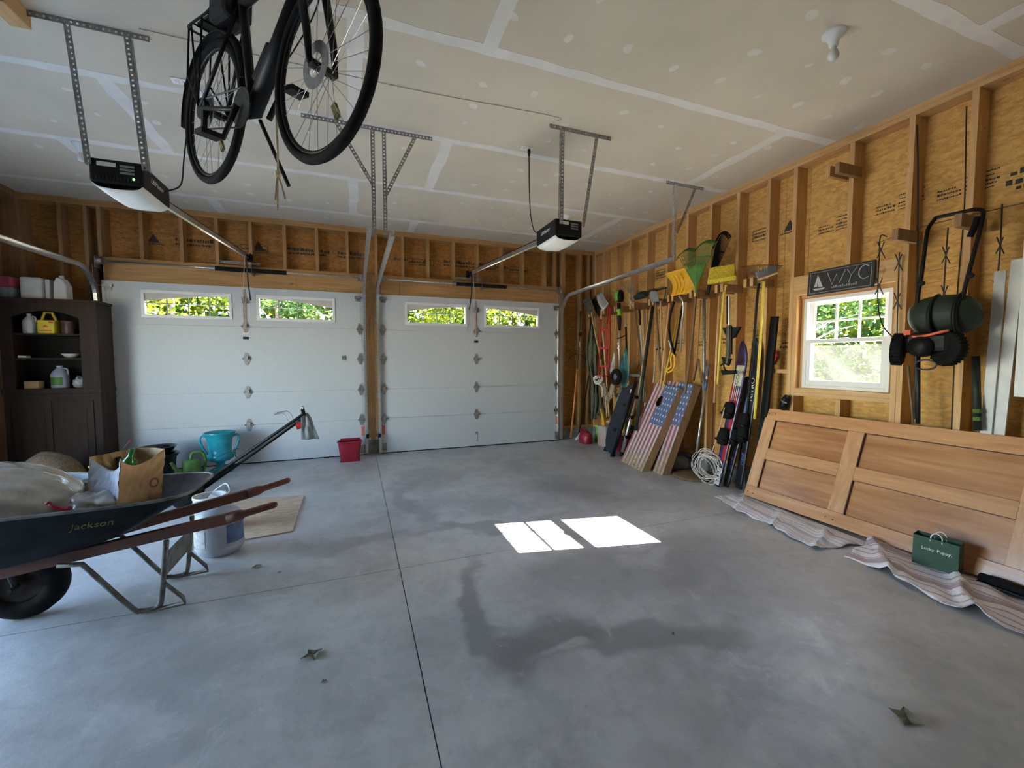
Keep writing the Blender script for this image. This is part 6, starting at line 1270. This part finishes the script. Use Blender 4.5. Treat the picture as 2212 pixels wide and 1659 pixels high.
MB().lathe([(.158, .055), (.160, .065), (.158, .075)], 24, T, sy=.85).build('rib', M['bluewhite'], o, smooth=True)
MB().tube([(-1.21, -3.10, .355), (-1.21, -3.10, .385)], .045, 14).build('cap', M['bluewhite'], o)
o = thing('paint_pail', 'white pail with scraps behind the pale jug', 'pail', (-1.40, -2.62, .012)); T = Matrix.Translation((-1.40, -2.62, .012))
MB().lathe([(0, 0), (.10, 0), (.115, .28), (.12, .28), (.12, .30), (.108, .30), (.10, .02), (0, .02)], 26, T).build('body', M['white2'], o, smooth=True); MB().tube(bez([(-1.29, -2.66, .29), (-1.26, -2.60, .33), (-1.31, -2.51, .37), (-1.40, -2.50, .31)], 12), .008, 6).build('bail', M['labelg'], o)
MB().box((-1.38, -2.62, .29), (.05, .04, .05), Matrix.Rotation(.6, 3, 'Y')).build('scrap', M['sticker'], o); MB().box((-1.43, -2.63, .27), (.06, .05, .03), Matrix.Rotation(-.4, 3, 'X')).build('scrap', M['sticker'], o)
# ---------------------------------------------------------------- walk-behind edger
o = thing('walk_edger', 'black walk-behind edger with long double handle behind the wheelbarrow', 'edger', (-1.80, -1.70, 0))
hb0, hb1 = Vector((-1.74, -1.66, .14)), Vector((-.83, -1.60, .79))
for s_ in (-1, 1): MB().tube([hb0+Vector((.015*s_, .035*s_, -.02*s_)), hb1+Vector((.01*s_, .035*s_, -.015*s_)), Vector((-.785, -1.60+.035*s_, .85)), Vector((-.80, -1.60+.035*s_, .915))], .017, 8).build('handle_tube', M['black'], o, smooth=True)
MB().tube([(-.80, -1.65, .915), (-.80, -1.55, .915)], .018, 8).build('end_cap', M['sticker'], o)
MB().bar(hb0.lerp(hb1, .02), hb0.lerp(hb1, .32), .05, .03, (0, 1, 0)).build('lower_link', M['black'], o)
for v in ((0, 0), (.05, .02)): MB().tube([(-.93+v[0], -1.60, .745+v[1]), (-.97+v[0], -1.60, .84+v[1]), (-1.0+v[0], -1.60, .865+v[1]), (-1.075+v[0]*.5, -1.60, .85+v[1])], .006, 6).build('control_lever', M['zinc'], o)
MB().tube([(-1.43, -1.64, .42), (-1.46, -1.64, .50), (-1.40, -1.64, .51)], .006, 6).build('adjust_lever', M['dark'], o); MB().tube([(-1.47, -1.64, .50), (-1.62, -1.63, .42)], .003, 5).build('control_cable', M['dark'], o)
MB().lathe([(0, -.03), (.04, -.025), (.045, .02), (0, .035)], 12, frame((-.835, -1.60, .72), (0, 0, 1), (0, 1, 0))).build('red_knob', M['redd'], o)
MB().box((-1.86, -1.70, .16), (.26, .24, .14), Matrix.Rotation(R(-8), 3, 'Y')).build('engine', M['black'], o, bevel=.03); MB().bar((-1.88, -1.70, .26), (-1.70, -1.67, .20), .14, .06, (0, 1, 0)).build('white_cover', M['white2'], o, bevel=.02)
for y in (-1.86, -1.53): MB().lathe([(0, -.018), (.05, -.02), (.088, -.02), (.09, -.012), (.09, .012), (.088, .02), (.05, .02), (0, .018)], 20, frame((-1.84, y, .09), (1, 0, 0), (0, 0, 1))).build('wheel', M['rubber'], o, smooth=True)
MB().tube([(-1.84, -1.86, .09), (-1.84, -1.53, .09)], .01, 8).build('axle', M['dark'], o)
G = [[Vector((-.77+.02*i*.2+w*(j/6-.5)+.03*f, -1.62-.02*math.sin(j*1.7+i), .86-.30*f)) for j in range(7)] for i, (f, w) in enumerate(((0, .05), (.2, .10), (.45, .12), (.7, .15), (1.0, .18)))]
single('handle_bag', MB().sheet(G), M['grey'], 'grey translucent plastic bag hung from the edger handle', 'plastic bag', smooth=True, solid=.006)  # thin grey bag hanging from the handle end
# ---------------------------------------------------------------- wheelbarrow
o = thing('wheelbarrow', 'dark green steel wheelbarrow with wooden handles', 'wheelbarrow', (-1.6, -3.65, 0))
def loop(x0, x1, y0, y1, zf, n=40, p=.42):
    L_ = []
    for k in range(n):
        a = 2*math.pi*k/n; c, s = math.cos(a), math.sin(a); x = (x0+x1)/2+(x1-x0)/2*math.copysign(abs(c)**p, c); y = (y0+y1)/2+(y1-y0)/2*math.copysign(abs(s)**p, s); L_.append(Vector((x, y, zf(x))))
    return L_
hz = lambda x: .36+.165*(x+1.82)/1.15*1.25            # height of the handle beams along x
rimz = lambda x: .665+.02*(x+1.6)
LV = [loop(-2.42, -1.13, -3.985, -3.315, rimz), loop(-2.36, -1.19, -3.955, -3.345, lambda x: rimz(x)*.72+.28*(hz(x)+.03)), loop(-2.28, -1.32, -3.92, -3.38, lambda x: rimz(x)*.35+.65*(hz(x)+.03)), loop(-2.20, -1.47, -3.87, -3.43, lambda x: hz(x)+.035), loop(-2.0, -1.6, -3.75, -3.55, lambda x: hz(x)+.032)]
G = [l+[l[0]] for l in LV]
tr_ = MB().sheet(G); nv = len(tr_.v); n = 41; tr_.f.append(tuple(nv-n+k for k in range(40)))
tray = tr_.build('tray', M['barrow'], o, smooth=True)
I2 = [[p+Vector((0, 0, .004))+((Vector((-1.75, -3.65, p.z))-p).normalized()*.004) for p in l] for l in G]
ti = MB().sheet(I2); ti.f.append(tuple(len(ti.v)-41+k for k in range(40))); ti.build('tray_lining', M['barrowin'], tray, smooth=True)
MB().tube(LV[0], .009, 6, closed=True).build('rolled_rim', M['tubegrey'], tray, smooth=True)
text('Jackson', .047, frame((-1.535, -3.958, .582), (1, 0, .04), (0, -.1, 1)) @ Matrix.Translation((0, 0, .010)), M['wornyellow'], tray, 'lettering', .0004, 1.25, .25)
for s_ in (-1, 1):
    y1_, y0_ = -3.65+.275*s_, -3.65+.085*s_
    a, b, c_ = Vector((-2.22, y0_, .275)), Vector((-.93, y1_*.9+(-3.65)*.1, .515)), Vector((-.69, y1_, .575))
    MB().bar(a, b, .062, .042, (0, 0, 1)).build('handle', M['handle'], o, bevel=.006)
    g_ = MB().tube([a.lerp(b, .985), b.lerp(c_, .18), b.lerp(c_, .3), c_.lerp(b, .06), c_], [.034, .032, .021, .020, .012], 12).build('grip', M['handle'], o, smooth=True)
    # legs of bent tube
    yl = -3.65+.20*s_; e = 0 if s_ < 0 else 1
    pts = [(-1.74, yl, .345), (-1.64, yl, .335), (-1.44, yl, .05), (-1.40, yl, .022), (-1.36, yl, .018), (-1.32, yl, .03), (-1.30, yl, .08), (-1.265, yl, hz(-1.265)-.05)]
    MB().tube(pts[:1]+bez(pts[1:], 36), .014, 8).build('leg', M['tubegrey'], o, smooth=True)
    MB().tube([(-1.29, yl, .17), (-1.20, yl, .06), (-1.19, yl, .025), (-1.37, yl, .012)], .011, 8).build('leg_brace', M['tubegrey'], o, smooth=True)
    MB().tube([(-2.0, y0_, .285), (-2.0, -3.655+.05*s_, .21)], .012, 8).build('axle_bracket', M['dark'], o)
MB().bar((-1.272, -3.835, .27), (-1.272, -3.465, .27), .15, .006, (.15, 0, 1)).build('leg_plate', M['tubegrey'], o)
F = frame((-1.995, -3.65, .2), (1, 0, 0), (0, 0, 1))
w_ = MB().lathe([(.10, -.04), (.14, -.05), (.18, -.045), (.199, -.02), (.199, .02), (.18, .045), (.14, .05), (.10, .04), (.10, -.04)], 32, F).build('tyre', M['rubber'], o, smooth=True)
MB().lathe([(0, -.03), (.03, -.05), (.04, -.02), (.09, -.028), (.105, -.035), (.105, .035), (.09, .028), (.04, .02), (.03, .05), (0, .03)], 24, F).build('wheel_rim', M['barrowin'], o, smooth=True); MB().tube([(-1.995, -3.75, .2), (-1.995, -3.55, .2)], .01, 8).build('axle', M['dark'], o)
# load in the barrow
blob((-2.02, -3.66, .64), .30, PLA, 'plastic_sack', 'big clear plastic sack bulging out of the wheelbarrow', 'plastic bag', 21, .13, (.95, .80, .82), 60, 40)
o = thing('red_tie', 'red plastic tag lying on the clear sack', 'tag', at(130, 1098, 'y', -3.9)); MB().tube(bez([at(104, 1086, 'y', -3.89), at(112, 1092, 'y', -3.9), at(125, 1097, 'y', -3.9), at(140, 1100, 'y', -3.9), at(152, 1098, 'y', -3.9)], 14), [.008+.006*(i/14) for i in range(17)], 8).build('ribbon', M['red'], o, smooth=True); MB().lathe([(0, -.012), (.018, 0), (0, .012)], 10, Matrix.Translation(at(105, 1087, 'y', -3.89))).build('knot', M['red'], o, smooth=True)
blob((-1.62, -3.72, .64), .12, PLA, 'plastic_wrap', 'crumpled clear plastic wrap between the sack and the paper bag', 'plastic bag', 33, .35, (1, .9, .5))
# paper grocery bag
c0 = Vector((-1.535, -3.64, .535)); ax = Vector((math.cos(R(60)), math.sin(R(60)), 0)); ay = Vector((-math.sin(R(60)), math.cos(R(60)), 0))
def pb_(x, y, z): return c0+ax*x+ay*y+Vector((.10*z, 0, z))
o = thing('paper_grocery_bag', 'open brown paper grocery bag of bottles standing in the wheelbarrow', 'bag', c0)
w2, d2, hh_ = .125, .105, .355
def face(a, b, bulge, hs):
    G = []
    for i in range(9):
        z = hh_*i/8; row = []
        for j in range(9):
            f = j/8; x, y = a[0]+(b[0]-a[0])*f, a[1]+(b[1]-a[1])*f; nrm_ = Vector((-(b[1]-a[1]), b[0]-a[0])); nrm_.normalize(); k = bulge*math.sin(math.pi*f)*(i/8)**1.3
            zz = min(z, hh_*(1-hs*math.sin(math.pi*f))); row.append(pb_(x+nrm_.x*k+.004*math.sin(i*2+j), y+nrm_.y*k+.004*math.cos(i*3+j*2), zz))
        G.append(row)
    return MB().sheet(G)
face((-w2, -d2), (w2, -d2), .045, .20).build('front_face', M['kraft'], o, solid=.0015); face((w2, -d2), (w2, d2), -.02, .0).build('side_face', M['kraft'], o, solid=.0015); face((w2, d2), (-w2, d2), .0, .0).build('back_face', M['kraft'], o, solid=.0015); face((-w2, d2), (-w2, -d2), .05, .25).build('side_face', M['kraftw'], o, solid=.0015)
MB().sheet([[pb_(-w2, -d2, .003), pb_(w2, -d2, .003)], [pb_(-w2, d2, .003), pb_(w2, d2, .003)]]).build('bottom', M['kraft'], o, solid=.0015)
q = pb_(.05, -d2+.0005, .17); MB().lathe([(.018, 0), (.030, .0), (.030, .001), (.018, .001)], 16, frame(q, ax, (0, 0, 1)) @ Matrix.Translation((0, 0, -.003 if False else .028))).build('printed_logo', M['clay'], o)
GL = mat('green_glass', (.03, .16, .03), .06, var=.1)
for k, (x, y, z, tilt, lab) in enumerate(((-.03, .0, .12, .25, 'green glass bottle upright in the paper bag'), (.05, .02, .06, -.2, 'dark green bottle leaning to the right in the paper bag'))):
    T = Matrix.Translation(pb_(x, y, z)) @ Matrix.Rotation(tilt, 4, 'Y'); single('glass_bottle', MB().lathe([(0, 0), (.036, 0), (.037, .16), (.030, .20), (.014, .225), (.013, .27), (0, .27)], 18, T), GL if k == 0 else M['blackg'], lab, 'bottle', smooth=True)
# leaves and crumbs on the floor
for i, (x, y, s, lab) in enumerate(((-.45, -4.56, .045, 'dry curled leaf on the floor left of the joint'), (1.81, -5.79, .05, 'dry greenish leaf at the lower right of the floor'), (-.90, -3.46, .03, 'small twist of debris right of the barrow leg'), (-.74, -3.60, .012, 'tiny pebble nearest the debris right of the barrow'), (-.39, -4.76, .012, 'tiny dark crumb below the dry leaf'), (1.30, -5.05, .010, 'tiny dark crumb in the middle of the floor'))):
    rnd = random.Random(i); k = 9; P = []
    for j in range(k): a = 2*math.pi*j/k; r_ = s*(.55+.6*(j % 2)*rnd.uniform(.6, 1.1)); P.append((x+r_*math.cos(a)*1.1, y+r_*math.sin(a), .004+s*.35*rnd.random()))
    single('dry_leaf' if s > .02 else 'crumb', MB().add([(x, y, .006)]+P, [(0, j+1, (j+1) % k+1) for j in range(k)]), M['leafd'], lab, 'leaf' if s > .02 else 'debris', solid=.002)

# ================================================================ OUTDOORS
struct_g = MB().bb((-60, -60, -.32), (60, 60, -.26)).build('ground', M['ground']); struct_g['kind'] = 'structure'
dv = MB().bb((-4.5, .25, -.262), (4.5, 7, -.05)).build('driveway', M['drive']); dv['kind'] = 'structure'
gy = MB().bb((-30, -14, -.262), (-4.15, 2, -.05)).build('bounce_yard', M['drive']); gy['kind'] = 'structure'  # unseen pale ground, added to bounce sunlight up to the ceiling
def tree(name, label, x, y, h, r_, zc, mt, bark, n, seed, tr=.10, leaf=.10):
    rnd = random.Random(seed); o = thing(name, label, 'tree', (x, y, -.26), group='trees outside the windows')
    top = Vector((x+rnd.uniform(-.3, .3), y+rnd.uniform(-.3, .3), h*.92))
    mb = MB().tube([(x, y, -.3), (x+rnd.uniform(-.1, .1), y, h*.45), top], [tr, tr*.75, tr*.2], 8)
    for k in range(9):
        f = rnd.uniform(.18, .9); p = Vector((x, y, -.26)).lerp(top, f); a = rnd.uniform(0, 6.28); e = p+Vector((math.cos(a), math.sin(a), .45))*r_*rnd.uniform(.5, .9); mb.tube([p, p.lerp(e, .5)+Vector((0, 0, .1)), e], [tr*.3, tr*.2, tr*.06], 5)
    mb.build('trunk', M[bark], o, smooth=True)
    mb = MB(); cl = [(Vector((rnd.gauss(0, .5)*r_, rnd.gauss(0, .5)*r_, rnd.uniform(-1, 1)*(h-zc)*.95))+Vector((x, y, zc)), rnd.uniform(.25, .6)*r_*.6) for _ in range(46)]
    for k in range(n):
        c, cr = cl[k % len(cl)]; p = c+Vector((rnd.gauss(0, 1), rnd.gauss(0, 1), rnd.gauss(0, .8)))*cr*.6
        if p.z < .2: continue
        d = Vector((rnd.gauss(0, 1), rnd.gauss(0, 1), rnd.gauss(0, .5)-.4)).normalized(); s = d.orthogonal().normalized(); s = Matrix.Rotation(rnd.uniform(0, 6.28), 3, d) @ s; L_ = leaf*rnd.uniform(.7, 1.4)
        mb.add([p, p+d*L_*.5+s*L_*.33, p+d*L_, p+d*L_*.5-s*L_*.33], [(0, 1, 2, 3)])
    f_ = mb.build('foliage', M[mt], o); f_['kind'] = 'stuff'
def thicket(name, label, x0, x1, y0, y1, z1, n, leaf, mts, seed):
    rnd = random.Random(seed); o = thing(name, label, 'thicket', ((x0+x1)/2, (y0+y1)/2, -.26), kind='stuff')
    for q, mt in enumerate(mts):
        mb = MB()
        for k in range(n):
            p = Vector((rnd.uniform(x0, x1), rnd.uniform(y0, y1), -.2+rnd.random()**.9*z1)); d = Vector((rnd.gauss(0, 1), rnd.gauss(0, 1), rnd.gauss(0, .5)-.4)).normalized(); s = Matrix.Rotation(rnd.uniform(0, 6.28), 3, d) @ d.orthogonal().normalized(); L_ = leaf*rnd.uniform(.6, 1.4)
            mb.add([p, p+d*L_*.5+s*L_*.36, p+d*L_, p+d*L_*.5-s*L_*.36], [(0, 1, 2, 3)])
        f_ = mb.build('foliage', M[mt], o); f_['kind'] = 'stuff'
thicket('woodland_thicket', 'dense green woodland filling the view through the garage door windows', -16, 16, 10.5, 13, 6.5, 13000, .32, ('leaf1', 'leaf2'), 5)
thicket('woodland_thicket', 'dense green woodland filling the view through the side window', 19, 21.5, -2, 16, 8, 13000, .30, ('leaf2', 'leaf1'), 6)
FT = ((-8.5, 8, 7, 2.4, 3.2, 'leaf1', 'bark', 'broad yellow-green tree left of the left door windows'), (-5.4, 8.5, 7, 2.3, 3.2, 'leaf1', 'bark', 'yellow-green tree filling the leftmost door window'), (-2.6, 9.2, 8, 2.2, 3.6, 'leaf2', 'bark', 'darker green tree seen through the second door window'), (2.6, 8.8, 7, 2.2, 3.2, 'leaf1', 'bark', 'yellow-green tree seen through the third door window'), (6.0, 9.2, 8, 2.4, 3.6, 'leaf1', 'birch', 'pale-trunked tree seen through the rightmost door window'))
for k, (x, y, h, r_, zc, mt, bk_, lab) in enumerate(FT): tree('leafy_tree', lab, x, y, h, r_, zc, mt, bk_, 7000, 100+k, leaf=.15)
ST = ((11.6, 1.3, 8, 1.7, 3.0, 'leaf2', 'birch', 'pale birch rising through the middle of the side window'), (15.5, 5.2, 8, 2.2, 3.4, 'leaf1', 'bark', 'yellow-green tree at the left of the side window'), (15.0, -1.2, 7, 1.7, 2.6, 'leaf1', 'birch', 'pale birch at the right of the side window'))
for k, (x, y, h, r_, zc, mt, bk_, lab) in enumerate(ST): tree('leafy_tree', lab, x, y, h, r_, zc, mt, bk_, 5200, 200+k, tr=.14 if bk_ == 'birch' else .1, leaf=.13)
for k, (x, y, lab) in enumerate(((-17, 3.5, 'leafy tree beyond the side opening, farthest from the garage corner'), (-15, -8.5, 'leafy tree beyond the side opening, nearest the camera'))): tree('leafy_tree', lab, x, y, 8, 2.4, 3.6, 'leaf2', 'bark', 2500, 300+k, leaf=.16)
